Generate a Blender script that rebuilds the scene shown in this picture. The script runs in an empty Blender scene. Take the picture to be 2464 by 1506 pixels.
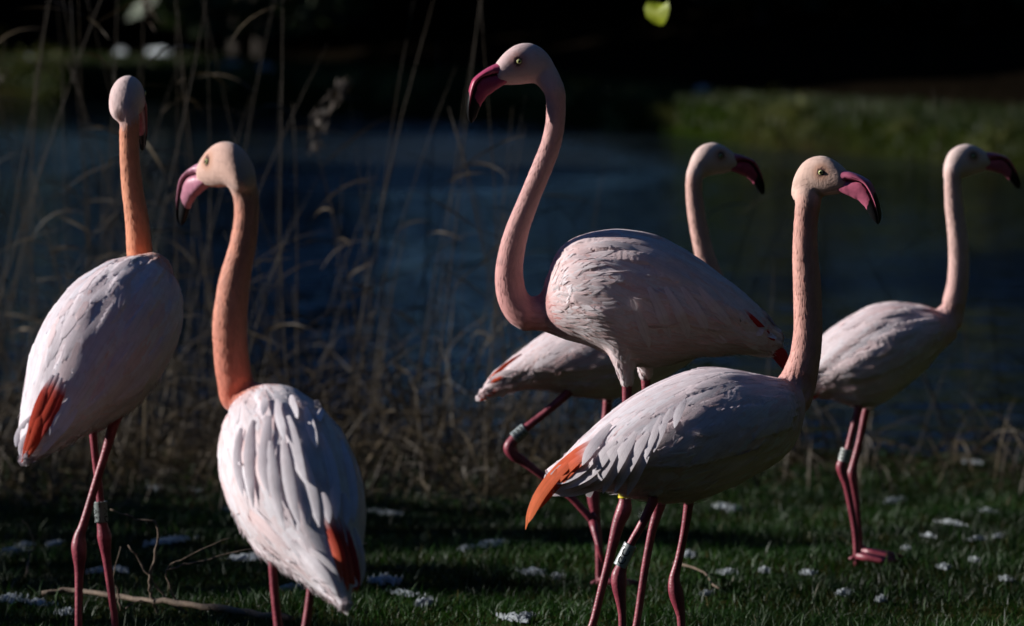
import bpy, math, random
import numpy as np
from mathutils import Vector, Matrix, noise
from mathutils.bvhtree import BVHTree
from mathutils.kdtree import KDTree

R = math.radians
rnd = random.Random(7)
npr = np.random.default_rng(11)
scene = bpy.context.scene
COL = scene.collection

# ------------------------------------------------------------------ camera
FPX = 15171.0                     # focal length in units of a 2463-wide picture
CAMH = 1.62
PITCH = 0.0694
cam_d = bpy.data.cameras.new('camera')
cam = bpy.data.objects.new('camera', cam_d)
COL.objects.link(cam)
cam.location = (0, 0, CAMH)
cam.rotation_euler = (math.pi / 2 - PITCH, 0, 0)
cam_d.sensor_width = 36
cam_d.lens = FPX / 2463 * 36
cam_d.clip_start = 0.5
cam_d.clip_end = 1500
cam_d.dof.use_dof = True
cam_d.dof.focus_distance = 12.55
cam_d.dof.aperture_fstop = 6.0
scene.camera = cam

# ------------------------------------------------------------------ sky and sun
SUN_EL = 19.0
SUN_AZ = -8.0                      # degrees the sun stands on the camera's side of due left
world = bpy.data.worlds.new('World')
scene.world = world
world.use_nodes = True
wn = world.node_tree.nodes
sky = wn.new('ShaderNodeTexSky')
sky.sky_type = 'NISHITA'
sky.sun_disc = False
sky.sun_elevation = R(SUN_EL)
sky.sun_rotation = R(270 - SUN_AZ)
sky.air_density = 1.0
sky.dust_density = 0.0
sky.altitude = 2500
sky.ozone_density = 8.0
bgn = wn['Background']
bgn.inputs['Strength'].default_value = 0.065
world.node_tree.links.new(sky.outputs[0], bgn.inputs['Color'])

sun_d = bpy.data.lights.new('sun', 'SUN')
sun_d.energy = 5.0
sun_d.angle = R(0.5)
sun_d.color = (1.0, 0.965, 0.925)
sun = bpy.data.objects.new('sun', sun_d)
COL.objects.link(sun)
sun_dir = Vector((math.cos(R(SUN_EL)) * math.cos(R(SUN_AZ)), math.cos(R(SUN_EL)) * math.sin(R(SUN_AZ)), -math.sin(R(SUN_EL))))
sun.rotation_euler = sun_dir.to_track_quat('-Z', 'Y').to_euler()
sun.location = (-20, 0, 12)

scene.view_settings.view_transform = 'Standard'
scene.view_settings.look = 'None'
scene.view_settings.gamma = 1
scene.view_settings.exposure = 0.32
scene.cycles.max_bounces = 6
scene.cycles.use_denoising = True

_f = Vector((0, math.cos(PITCH), -math.sin(PITCH)))
_u = Vector((0, math.sin(PITCH), math.cos(PITCH)))
def at(px, py, Y):
    ray = _f + Vector((1, 0, 0)) * ((px - 1231.5) / FPX) + _u * (-(py - 753) / FPX)
    return Vector((0, 0, CAMH)) + ray * (Y / ray.y)

def smooth(a, b, x):
    t = np.clip((x - a) / (b - a), 0, 1)
    return t * t * (3 - 2 * t)

# ------------------------------------------------------------------ helpers
def setp(o, label=None, cat=None, group=None, kind=None):
    if label: o['label'] = label
    if cat: o['category'] = cat
    if group: o['group'] = group
    if kind: o['kind'] = kind
    return o

def empty(name, loc):
    o = bpy.data.objects.new(name, None)
    o.empty_display_size = 0.05
    o.location = loc
    COL.objects.link(o)
    return o

class Acc:
    def __init__(s): s.v = []; s.f = []; s.uv = []; s.c = []
    def vert(s, p, uv=(0, 0), c=(1, 1, 1)):
        s.v.append((p[0], p[1], p[2])); s.uv.append(uv); s.c.append(c)
        return len(s.v) - 1
    def build(s, name, mat, parent=None, off=None, smoothed=True):
        me = bpy.data.meshes.new(name)
        o_ = Vector(off) if off is not None else Vector((0, 0, 0))
        vs = [(p[0] - o_.x, p[1] - o_.y, p[2] - o_.z) for p in s.v]
        me.from_pydata(vs, [], s.f)
        if smoothed and len(me.polygons):
            me.polygons.foreach_set('use_smooth', [True] * len(me.polygons))
        if len(me.polygons):
            li = np.empty(len(me.loops), dtype=np.int32)
            me.loops.foreach_get('vertex_index', li)
            uvl = me.uv_layers.new(name='UVMap')
            uvl.data.foreach_set('uv', np.array(s.uv, dtype=np.float32)[li].ravel())
            ca = me.color_attributes.new('Col', 'FLOAT_COLOR', 'POINT')
            cc = np.ones((len(s.v), 4), dtype=np.float32); cc[:, :3] = np.array(s.c, dtype=np.float32)
            ca.data.foreach_set('color', cc.ravel())
        me.materials.append(mat)
        me.update()
        o = bpy.data.objects.new(name, me)
        COL.objects.link(o)
        if parent is not None: o.parent = parent
        return o
    def tube(s, pts, rad, n=8, c=(1, 1, 1), caps=True, cols=None):
        pts = [Vector(p) for p in pts]
        t0 = (pts[1] - pts[0]).normalized()
        ref = Vector((0, 1, 0)) if abs(t0.y) < 0.8 else Vector((1, 0, 0))
        nx = t0.cross(ref).normalized()
        rows = []
        L = 0
        for i, p in enumerate(pts):
            a = pts[max(0, i - 1)]; b = pts[min(len(pts) - 1, i + 1)]
            t = (b - a).normalized()
            nx = (nx - t * nx.dot(t)).normalized()
            ny = t.cross(nx)
            if i: L += (p - pts[i - 1]).length
            cc = cols[i] if cols else c
            rows.append([s.vert(p + (nx * math.cos(2 * math.pi * k / n) + ny * math.sin(2 * math.pi * k / n)) * rad[i], (k / n, L), cc) for k in range(n)])
        for a, b in zip(rows[:-1], rows[1:]):
            for k in range(n):
                s.f.append((a[k], a[(k + 1) % n], b[(k + 1) % n], b[k]))
        if caps:
            s.f.append(tuple(reversed(rows[0]))); s.f.append(tuple(rows[-1]))
        return rows

def crom(P, sub):
    """Catmull-Rom resampling of rows of numbers."""
    P = np.asarray(P, dtype=float)
    Q = np.vstack([2 * P[0] - P[1], P, 2 * P[-1] - P[-2]])
    out = []
    for i in range(len(P) - 1):
        a, b, c, d = Q[i], Q[i + 1], Q[i + 2], Q[i + 3]
        for k in range(sub):
            t = k / sub
            out.append(0.5 * (2 * b + (c - a) * t + (2 * a - 5 * b + 4 * c - d) * t * t + (3 * b - a - 3 * c + d) * t ** 3))
    out.append(P[-1])
    return np.array(out)

# ------------------------------------------------------------------ materials
def new_mat(name):
    m = bpy.data.materials.new(name)
    m.use_nodes = True
    nt = m.node_tree
    return m, nt, nt.nodes['Principled BSDF'], nt.nodes['Material Output']
def node(nt, t, **kw):
    n = nt.nodes.new(t)
    for k, v in kw.items():
        if hasattr(n, k): setattr(n, k, v)
    return n
def lnk(nt, a, b): nt.links.new(a, b)
def noise_tex(nt, scale, detail=3, vec=None, rough=0.55):
    n = node(nt, 'ShaderNodeTexNoise')
    n.inputs['Scale'].default_value = scale
    n.inputs['Detail'].default_value = detail
    n.inputs['Roughness'].default_value = rough
    if vec is not None: lnk(nt, vec, n.inputs['Vector'])
    return n
def bump(nt, h, strength, dist):
    b = node(nt, 'ShaderNodeBump')
    b.inputs['Strength'].default_value = strength
    b.inputs['Distance'].default_value = dist
    lnk(nt, h, b.inputs['Height'])
    return b
def ramp(nt, fac, stops):
    r = node(nt, 'ShaderNodeValToRGB')
    e = r.color_ramp.elements
    while len(e) > 1: e.remove(e[-1])
    e[0].position = stops[0][0]; e[0].color = (*stops[0][1], 1)
    for p, c in stops[1:]:
        q = e.new(p); q.color = (*c, 1)
    lnk(nt, fac, r.inputs['Fac'])
    return r
def mixc(nt, fac, a, b, mode='MIX'):
    m = node(nt, 'ShaderNodeMix', data_type='RGBA', blend_type=mode)
    for sock, val in ((m.inputs['Factor'], fac), (m.inputs[6], a), (m.inputs[7], b)):
        if hasattr(val, 'is_linked'): lnk(nt, val, sock)
        elif isinstance(val, (int, float)): sock.default_value = val
        else: sock.default_value = (*val, 1)
    return m.outputs[2]

def m_skin():
    m, nt, p, out = new_mat('down_plumage')
    a = node(nt, 'ShaderNodeVertexColor', layer_name='Col')
    tc = node(nt, 'ShaderNodeTexCoord')
    mp = node(nt, 'ShaderNodeMapping'); mp.inputs['Scale'].default_value = (1, 1, 0.45)
    lnk(nt, tc.outputs['Object'], mp.inputs['Vector'])
    n1 = noise_tex(nt, 170, 4, mp.outputs[0], 0.6)
    n2 = noise_tex(nt, 28, 3, tc.outputs['Object'])
    r = ramp(nt, n2.outputs['Fac'], [(0.3, (0.88, 0.86, 0.85)), (0.7, (1, 1, 1))])
    lnk(nt, mixc(nt, 1.0, a.outputs['Color'], r.outputs['Color'], 'MULTIPLY'), p.inputs['Base Color'])
    b = bump(nt, n1.outputs['Fac'], 0.32, 0.003)
    lnk(nt, b.outputs[0], p.inputs['Normal'])
    p.inputs['Roughness'].default_value = 0.85
    p.inputs['Specular IOR Level'].default_value = 0.15
    p.inputs['Sheen Weight'].default_value = 0.25
    p.inputs['Sheen Roughness'].default_value = 0.5
    return m
def m_feather():
    m, nt, p, out = new_mat('feather_vane')
    a = node(nt, 'ShaderNodeVertexColor', layer_name='Col')
    uv = node(nt, 'ShaderNodeUVMap')
    sep = node(nt, 'ShaderNodeSeparateXYZ'); lnk(nt, uv.outputs[0], sep.inputs[0])
    # u: -1..1 over the vane, v: metres along the shaft
    ab = node(nt, 'ShaderNodeMath', operation='ABSOLUTE'); lnk(nt, sep.outputs[0], ab.inputs[0])
    mu = node(nt, 'ShaderNodeMath', operation='MULTIPLY'); lnk(nt, ab.outputs[0], mu.inputs[0]); mu.inputs[1].default_value = 0.012
    su = node(nt, 'ShaderNodeMath', operation='SUBTRACT'); lnk(nt, sep.outputs[1], su.inputs[0]); lnk(nt, mu.outputs[0], su.inputs[1])
    tc = node(nt, 'ShaderNodeTexCoord')
    nz = noise_tex(nt, 60, 2, tc.outputs['Object'])
    cmb = node(nt, 'ShaderNodeCombineXYZ'); lnk(nt, su.outputs[0], cmb.inputs[0])
    wv = noise_tex(nt, 520, 2, cmb.outputs[0])
    sh = node(nt, 'ShaderNodeMapRange'); lnk(nt, ab.outputs[0], sh.inputs['Value'])
    sh.inputs['From Min'].default_value = 0; sh.inputs['From Max'].default_value = 0.16
    sh.inputs['To Min'].default_value = 0.86; sh.inputs['To Max'].default_value = 1.0
    r = ramp(nt, nz.outputs['Fac'], [(0.25, (0.90, 0.87, 0.87)), (0.7, (1, 1, 1))])
    c1 = mixc(nt, 1.0, a.outputs['Color'], r.outputs['Color'], 'MULTIPLY')
    c2 = mixc(nt, 1.0, c1, sh.outputs[0], 'MULTIPLY')
    lnk(nt, c2, p.inputs['Base Color'])
    b = bump(nt, wv.outputs['Fac'], 0.35, 0.0012)
    lnk(nt, b.outputs[0], p.inputs['Normal'])
    p.inputs['Roughness'].default_value = 0.62
    p.inputs['Specular IOR Level'].default_value = 0.3
    p.inputs['Sheen Weight'].default_value = 0.1
    tr = node(nt, 'ShaderNodeBsdfTranslucent'); lnk(nt, c2, tr.inputs['Color'])
    mx = node(nt, 'ShaderNodeMixShader'); mx.inputs[0].default_value = 0.16
    lnk(nt, p.outputs[0], mx.inputs[1]); lnk(nt, tr.outputs[0], mx.inputs[2])
    lnk(nt, mx.outputs[0], out.inputs['Surface'])
    return m
def m_bill():
    m, nt, p, out = new_mat('bill_horn')
    a = node(nt, 'ShaderNodeVertexColor', layer_name='Col')
    tc = node(nt, 'ShaderNodeTexCoord')
    n = noise_tex(nt, 90, 4, tc.outputs['Object'])
    r = ramp(nt, n.outputs['Fac'], [(0.3, (0.75, 0.75, 0.75)), (0.65, (1, 1, 1))])
    lnk(nt, mixc(nt, 1.0, a.outputs['Color'], r.outputs['Color'], 'MULTIPLY'), p.inputs['Base Color'])
    lnk(nt, bump(nt, n.outputs['Fac'], 0.25, 0.002).outputs[0], p.inputs['Normal'])
    p.inputs['Roughness'].default_value = 0.34
    p.inputs['Specular IOR Level'].default_value = 0.25
    return m
def m_leg():
    m, nt, p, out = new_mat('leg_skin')
    tc = node(nt, 'ShaderNodeTexCoord')
    mp = node(nt, 'ShaderNodeMapping'); mp.inputs['Scale'].default_value = (1, 1, 1.7)
    lnk(nt, tc.outputs['Object'], mp.inputs['Vector'])
    v = node(nt, 'ShaderNodeTexVoronoi'); v.inputs['Scale'].default_value = 150
    lnk(nt, mp.outputs[0], v.inputs['Vector'])
    n = noise_tex(nt, 35, 3, tc.outputs['Object'])
    r = ramp(nt, n.outputs['Fac'], [(0.3, (0.17, 0.022, 0.04)), (0.55, (0.26, 0.038, 0.06)), (0.78, (0.36, 0.09, 0.11))])
    lnk(nt, r.outputs['Color'], p.inputs['Base Color'])
    lnk(nt, bump(nt, v.outputs['Distance'], 0.22, 0.002).outputs[0], p.inputs['Normal'])
    p.inputs['Roughness'].default_value = 0.45
    return m
def m_vcol(name, rough, spec=0.5, translucent=0.0):
    m, nt, p, out = new_mat(name)
    a = node(nt, 'ShaderNodeVertexColor', layer_name='Col')
    lnk(nt, a.outputs['Color'], p.inputs['Base Color'])
    p.inputs['Roughness'].default_value = rough
    p.inputs['Specular IOR Level'].default_value = spec
    if translucent:
        tr = node(nt, 'ShaderNodeBsdfTranslucent'); lnk(nt, a.outputs['Color'], tr.inputs['Color'])
        mx = node(nt, 'ShaderNodeMixShader'); mx.inputs[0].default_value = translucent
        lnk(nt, p.outputs[0], mx.inputs[1]); lnk(nt, tr.outputs[0], mx.inputs[2])
        lnk(nt, mx.outputs[0], out.inputs['Surface'])
    return m
def m_ground():
    m, nt, p, out = new_mat('bank_soil')
    a = node(nt, 'ShaderNodeVertexColor', layer_name='Col')
    tc = node(nt, 'ShaderNodeTexCoord')
    n = noise_tex(nt, 9, 6, tc.outputs['Object'], 0.65)
    r = ramp(nt, n.outputs['Fac'], [(0.3, (0.45, 0.42, 0.36)), (0.7, (1.25, 1.2, 1.05))])
    lnk(nt, mixc(nt, 1.0, a.outputs['Color'], r.outputs['Color'], 'MULTIPLY'), p.inputs['Base Color'])
    lnk(nt, bump(nt, n.outputs['Fac'], 0.8, 0.08).outputs[0], p.inputs['Normal'])
    p.inputs['Roughness'].default_value = 0.95
    p.inputs['Specular IOR Level'].default_value = 0.0
    return m
def m_water():
    m, nt, p, out = new_mat('pond_water')
    tc = node(nt, 'ShaderNodeTexCoord')
    mp = node(nt, 'ShaderNodeMapping'); mp.inputs['Scale'].default_value = (0.55, 1.0, 1.0)
    lnk(nt, tc.outputs['Object'], mp.inputs['Vector'])
    n1 = noise_tex(nt, 3.2, 3, mp.outputs[0])
    n2 = noise_tex(nt, 0.35, 2, mp.outputs[0])
    n3 = noise_tex(nt, 0.5, 3, mp.outputs[0])
    p.inputs['Base Color'].default_value = (0.008, 0.012, 0.014, 1)
    p.inputs['IOR'].default_value = 1.33
    # wind-ruffled patches: calm water between them stays glossy
    tot = None
    for (cx, cy, rx, ry, k) in ((-.35, 43.0, 1.7, 4.6, 1.0), (-1.05, 31.5, .6, 2.2, .7), (2.6, 30.5, 1.6, 3.0, .45), (-3.6, 44, 1.2, 4.0, .35)):
        v = node(nt, 'ShaderNodeVectorMath', operation='SUBTRACT'); lnk(nt, tc.outputs['Object'], v.inputs[0]); v.inputs[1].default_value = (cx, cy, -.33)
        v2 = node(nt, 'ShaderNodeVectorMath', operation='MULTIPLY'); lnk(nt, v.outputs[0], v2.inputs[0]); v2.inputs[1].default_value = (1 / rx, 1 / ry, 0)
        ln = node(nt, 'ShaderNodeVectorMath', operation='LENGTH'); lnk(nt, v2.outputs[0], ln.inputs[0])
        ad = node(nt, 'ShaderNodeMath', operation='MULTIPLY_ADD'); lnk(nt, n3.outputs['Fac'], ad.inputs[0]); ad.inputs[1].default_value = 1.6; lnk(nt, ln.outputs['Value'], ad.inputs[2])
        mr = node(nt, 'ShaderNodeMapRange', interpolation_type='SMOOTHSTEP'); lnk(nt, ad.outputs[0], mr.inputs['Value'])
        mr.inputs['From Min'].default_value = 2.0; mr.inputs['From Max'].default_value = 1.15
        mr.inputs['To Min'].default_value = 0; mr.inputs['To Max'].default_value = k
        if tot is None: tot = mr.outputs[0]
        else:
            mx = node(nt, 'ShaderNodeMath', operation='MAXIMUM'); lnk(nt, tot, mx.inputs[0]); lnk(nt, mr.outputs[0], mx.inputs[1]); tot = mx.outputs[0]
    rr = node(nt, 'ShaderNodeMapRange'); lnk(nt, tot, rr.inputs['Value']); rr.inputs['To Min'].default_value = .07; rr.inputs['To Max'].default_value = .42
    lnk(nt, rr.outputs[0], p.inputs['Roughness'])
    b = bump(nt, n1.outputs['Fac'], 1.0, 0.15)
    b2 = bump(nt, n2.outputs['Fac'], 0.35, 0.4); lnk(nt, b.outputs[0], b2.inputs['Normal'])
    lnk(nt, b2.outputs[0], p.inputs['Normal'])
    return m
def m_snow():
    m, nt, p, out = new_mat('old_snow')
    tc = node(nt, 'ShaderNodeTexCoord')
    n = noise_tex(nt, 160, 4, tc.outputs['Object'], 0.7)
    r = ramp(nt, n.outputs['Fac'], [(0.3, (0.4, 0.45, 0.48)), (0.6, (0.7, 0.75, 0.78))])
    lnk(nt, r.outputs['Color'], p.inputs['Base Color'])
    lnk(nt, bump(nt, n.outputs['Fac'], 0.9, 0.008).outputs[0], p.inputs['Normal'])
    p.inputs['Roughness'].default_value = 0.55
    return m
def m_bark():
    m, nt, p, out = new_mat('bark')
    a = node(nt, 'ShaderNodeVertexColor', layer_name='Col')
    tc = node(nt, 'ShaderNodeTexCoord')
    n = noise_tex(nt, 40, 5, tc.outputs['Object'], 0.7)
    r = ramp(nt, n.outputs['Fac'], [(0.3, (0.5, 0.47, 0.45)), (0.7, (1.1, 1.05, 1.0))])
    lnk(nt, mixc(nt, 1.0, a.outputs['Color'], r.outputs['Color'], 'MULTIPLY'), p.inputs['Base Color'])
    lnk(nt, bump(nt, n.outputs['Fac'], 0.6, 0.01).outputs[0], p.inputs['Normal'])
    p.inputs['Roughness'].default_value = 0.8
    return m

M = dict(skin=m_skin(), feather=m_feather(), bill=m_bill(), leg=m_leg(), eye=m_vcol('eye_wet', 0.08),
         ring=m_vcol('ring_plastic', 0.35), mark=m_vcol('ring_marks', 0.6, 0.3), grass=m_vcol('grass_blade', 0.5, 0.22, 0.2),
         reed=m_vcol('dry_reed', 0.6, 0.3, 0.15), ground=m_ground(), water=m_water(), snow=m_snow(), bark=m_bark(),
         leaf=m_vcol('evergreen_leaf', 0.55, 0.3, 0.08), yellow=m_vcol('yellow_leaf', 0.5, 0.3, 0.35))

# ------------------------------------------------------------------ the setting
def far_edge(x):                       # y of the far shore
    return np.clip(50.0 - np.where(np.asarray(x) > 0, 2.4, 1.4) * x, 36, 66)
def ground_z(x, y):
    x = np.asarray(x, dtype=float); y = np.asarray(y, dtype=float)
    near = -0.035 * smooth(13.0, 15.0, y) - 0.19 * smooth(14.0, 20.0, y)
    near = near - 0.9 * smooth(20.0, 23.0, y + 0.25 * np.sin(x * 1.7) + 0.15 * np.sin(x * 4.1 + 1))
    near = near + 0.012 * np.sin(x * 5.1 + y * 2.3) * np.sin(y * 4.3 - x * 1.9)
    e = far_edge(x) + 0.25 * np.sin(x * 1.9) + 0.18 * np.sin(x * 4.7 + 2)
    far = -1.12 + 1.05 * smooth(-0.7, 0.15, y - e) + 0.06 * smooth(0.2, 2.0, y - e) + 0.05 * np.clip(y - e - 3.5, 0, 14) + 0.03 * np.sin(x * 3.3 + y * 2.1)
    return np.where(y < 30, near, far)

def grid_axis(parts):
    out = []
    for a, b, st in parts:
        out.extend(np.arange(a, b, st))
    out.append(parts[-1][1])
    return np.array(out)
def build_ground():
    xs = grid_axis([(-160, -30, 13), (-30, -8, 1.1), (-8, 8, 0.16), (8, 30, 1.1), (30, 160, 13)])
    ys = grid_axis([(-60, 9, 4), (9, 24, 0.14), (24, 35, 1.1), (35, 62, 0.18), (62, 90, 1.5), (90, 300, 15)])
    X, Y = np.meshgrid(xs, ys)
    Z = ground_z(X, Y)
    nx, ny = len(xs), len(ys)
    a = Acc()
    P = np.stack([X, Y, Z], -1).reshape(-1, 3)
    e = far_edge(P[:, 0])
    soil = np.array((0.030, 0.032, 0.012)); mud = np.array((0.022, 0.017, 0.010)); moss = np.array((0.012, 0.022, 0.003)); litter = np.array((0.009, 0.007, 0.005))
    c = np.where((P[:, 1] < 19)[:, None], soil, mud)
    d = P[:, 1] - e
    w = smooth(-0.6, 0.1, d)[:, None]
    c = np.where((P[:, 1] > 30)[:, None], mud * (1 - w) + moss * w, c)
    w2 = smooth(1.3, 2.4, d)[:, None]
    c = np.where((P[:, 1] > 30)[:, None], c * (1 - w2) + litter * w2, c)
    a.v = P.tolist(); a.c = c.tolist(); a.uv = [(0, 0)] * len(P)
    idx = np.arange(nx * ny).reshape(ny, nx)
    a.f = np.stack([idx[:-1, :-1], idx[:-1, 1:], idx[1:, 1:], idx[1:, :-1]], -1).reshape(-1, 4).tolist()
    o = a.build('ground', M['ground'])
    setp(o, 'dark grassy bank sloping into the pond and rising to a wooded slope beyond', kind='structure')
build_ground()

a = Acc()
for p in ((-90, 17, -0.33), (90, 17, -0.33), (90, 66, -0.33), (-90, 66, -0.33)): a.vert(p)
a.f = [(0, 1, 2, 3)]
setp(a.build('pond', M['water']), 'dark rippled pond water reflecting bluish sky', kind='structure')

# ------------------------------------------------------------------ flamingos
# head profile, metres, x forward from the eye, z up from the eye (top, bottom, half width)
SKULL = [(-.0840, -.022, -.046, .014), (-.0715, .004, -.0509, .0255), (-.0539, .0241, -.0486, .0300), (-.0362, .033, -.0460, .0318), (-.0185, .035, -.0474, .0315),
         (-.0009, .0315, -.0491, .0295), (.0138, .0227, -.0494, .0265), (.0256, .0124, -.0489, .0232), (.0344, .0021, -.0475, .0200), (.0400, -.004, -.0445, .0165)]
_b = [((1262, 432), (1335, 500), (1306, 572)), ((1190, 462), (1220, 517), (1215, 628)), ((1140, 490), (1150, 532), (1180, 655)), ((1095, 522), (1110, 550), (1158, 668)),
      ((1060, 555), (1083, 580), (1140, 695)), ((1040, 605), (1062, 628), (1122, 718)), ((1029, 660), (1047, 685), (1112, 745)), ((1021, 720), (1037, 742), (1100, 775)),
      ((1021, 780), (1035, 797), (1088, 805)), ((1030, 825), (1042, 831), (1070, 835)), ((1048, 850), (1050, 851), (1053, 851))]
def _z2(p): return ((1357 - p[0]) / 3398.0, (427 - p[1]) / 3398.0)
BILL = [(_z2(u), _z2(m), _z2(l)) for u, m, l in _b]
BILLW = [.0195, .0175, .0158, .0143, .0128, .0115, .0102, .009, .0075, .005, .001]
BODY = [(.235, .02, -.055, .032), (.205, .062, -.098, .074), (.15, .095, -.128, .108), (.08, .117, -.143, .130), (0, .123, -.147, .136), (-.08, .112, -.138, .130),
        (-.15, .088, -.112, .108), (-.21, .058, -.082, .080), (-.27, .027, -.055, .050), (-.32, .002, -.033, .026), (-.352, -.012, -.022, .008)]

def rib_loft(ribs, sub, n=28):
    """ribs: (top, bottom, lateral unit vector, half width) -> rings of Vectors."""
    rows = np.array([[*t, *b, *(Vector(l) * w)] for t, b, l, w in ribs])
    rows = crom(rows, sub)
    rings = []
    for r in rows:
        t, b, l = Vector(r[0:3]), Vector(r[3:6]), Vector(r[6:9])
        c = (t + b) / 2; h = (t - b) / 2
        rings.append([c + h * math.cos(2 * math.pi * k / n) + l * math.sin(2 * math.pi * k / n) for k in range(n)])
    return rings
def tube_rings(pts, sub, n=18):
    rows = crom(np.array(pts), sub)
    rings = []
    nx = None
    for i, r in enumerate(rows):
        p = Vector(r[:3])
        t = (Vector(rows[min(i + 1, len(rows) - 1)][:3]) - Vector(rows[max(i - 1, 0)][:3])).normalized()
        if nx is None:
            nx = t.cross(Vector((0, 1, 0)))
            if nx.length < 0.1: nx = t.cross(Vector((1, 0, 0)))
        nx = (nx - t * nx.dot(t)).normalized()
        ny = t.cross(nx)
        rings.append([p + (nx * math.cos(2 * math.pi * k / n) + ny * math.sin(2 * math.pi * k / n)) * r[3] for k in range(n)])
    return rings
def add_rings(a, rings, caps=True):
    n = len(rings[0]); base = len(a.v)
    for r in rings:
        for p in r: a.vert(p)
    for i in range(len(rings) - 1):
        for k in range(n):
            q = base + i * n
            a.f.append((q + k, q + (k + 1) % n, q + n + (k + 1) % n, q + n + k))
    if caps:
        a.f.append(tuple(base + k for k in reversed(range(n))))
        a.f.append(tuple(base + (len(rings) - 1) * n + k for k in range(n)))

def fuse(parts, voxel, it=4):
    """Union of closed lofts into one continuous surface."""
    a = Acc()
    for r in parts: add_rings(a, r)
    me = bpy.data.meshes.new('tmp'); me.from_pydata(a.v, [], a.f)
    bm_fix(me)
    o = bpy.data.objects.new('tmp', me); COL.objects.link(o)
    md = o.modifiers.new('r', 'REMESH'); md.mode = 'VOXEL'; md.voxel_size = voxel; md.use_smooth_shade = True
    ms = o.modifiers.new('s', 'SMOOTH'); ms.factor = 0.5; ms.iterations = it
    dg = bpy.context.evaluated_depsgraph_get()
    res = bpy.data.meshes.new_from_object(o.evaluated_get(dg))
    bpy.data.objects.remove(o); bpy.data.meshes.remove(me)
    return res
def bm_fix(me):
    import bmesh
    bm = bmesh.new(); bm.from_mesh(me)
    bmesh.ops.recalc_face_normals(bm, faces=bm.faces)
    bm.to_mesh(me); bm.free()

def jit(c, s):
    k = 1 + rnd.uniform(-s, s)
    return tuple(min(1.0, x * k) for x in c)
def lerp3(a, b, t): return tuple(x + (y - x) * t for x, y in zip(a, b))

# outline of a feather: half width (share of the width) along its length
PROF = [(0, .28), (.15, .62), (.35, .93), (.58, 1.0), (.78, .86), (.91, .55), (1.0, .10)]
PROF_L = [(0, .35), (.2, .8), (.45, 1.0), (.68, .88), (.86, .55), (1.0, .06)]
PROF_S = [(0, .4), (.35, 1.0), (.75, .8), (1.0, .08)]
def feather(acc, bvh, p0, dirv, L, W, c0, c1, lift0=.0005, lift1=.005, small=False, droop=0.0, arch=.22, stiff=False, curl=0.0, hug=False):
    prof = PROF_S if small else PROF
    n = len(prof)
    loc, nrm, _, _ = bvh.find_nearest(p0)
    if loc is None: return
    p = loc; d = dirv - nrm * dirv.dot(nrm)
    if d.length < 1e-4: return
    d.normalize()
    rows = []
    off = False
    for i, (t, w) in enumerate(prof):
        if i:
            st = (t - prof[i - 1][0]) * L
            if droop: d = (d + Vector((0, 0, -droop * st))).normalized()
            q = p + d * st
            if not off:
                l2, n2, _, dist = bvh.find_nearest(q)
                if (l2 - p).dot(d) < 0.45 * st or (stiff and dist > 0.02):
                    off = True; p = p + d * st * (.3 if hug or small else 1)
                else:
                    if stiff:
                        p = q if (q - l2).dot(n2) > 0 else l2
                        nrm = (nrm * 0.6 + n2 * 0.4).normalized()
                    else:
                        p = l2; nrm = n2
                    d = d - nrm * d.dot(nrm); d.normalize()
            else: p = p + d * st * (.3 if hug or small else 1)
        side = nrm.cross(d)
        if side.length < 1e-5: return
        side.normalize()
        lf = lift0 + (lift1 - lift0) * t + curl * t * t
        hw = W * 0.5 * w
        c = lerp3(c0, c1, t)
        base = p + nrm * lf
        e = 0.0 if small else rnd.uniform(-.06, .06) * W * (t > .3)
        lft = base - side * (hw + e) - nrm * arch * hw; rgt = base + side * (hw - e) - nrm * arch * hw
        if hug and not off:
            for sgn in (0, 1):
                q = lft if sgn == 0 else rgt
                l3, n3, _, d3 = bvh.find_nearest(q)
                if d3 < .02:
                    q = l3 + n3 * (lf * .35 + .0002)
                    if sgn == 0: lft = q
                    else: rgt = q
        rows.append((acc.vert(lft, (-1, t * L), c), acc.vert(base, (0, t * L), c), acc.vert(rgt, (1, t * L), c)))
    for a, b in zip(rows[:-1], rows[1:]):
        acc.f.append((a[0], a[1], b[1], b[0])); acc.f.append((a[1], a[2], b[2], b[1]))

def make_ring_text(txt, frame, radius, size, ang0, off, parent, col=(.012, .012, .014)):
    """Letters bent round a leg ring; the text reads along the leg."""
    cu = bpy.data.curves.new('t', 'FONT'); cu.body = txt; cu.size = size; cu.resolution_u = 2
    cu.align_x = 'CENTER'; cu.align_y = 'CENTER'; cu.space_character = 1.05
    to = bpy.data.objects.new('t', cu); COL.objects.link(to)
    dg = bpy.context.evaluated_depsgraph_get()
    me = bpy.data.meshes.new_from_object(to.evaluated_get(dg))
    bpy.data.objects.remove(to)
    a = Acc()
    c, ax, e1, e2 = frame
    for v in me.vertices:
        th = ang0 + v.co.y / radius
        a.vert(c + ax * v.co.x + (e1 * math.cos(th) + e2 * math.sin(th)) * (radius + 0.0006) - off, c=col)
    a.f = [tuple(p.vertices) for p in me.polygons]
    bpy.data.meshes.remove(me)
    return a.build('lettering', M['mark'], parent, smoothed=False)

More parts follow.
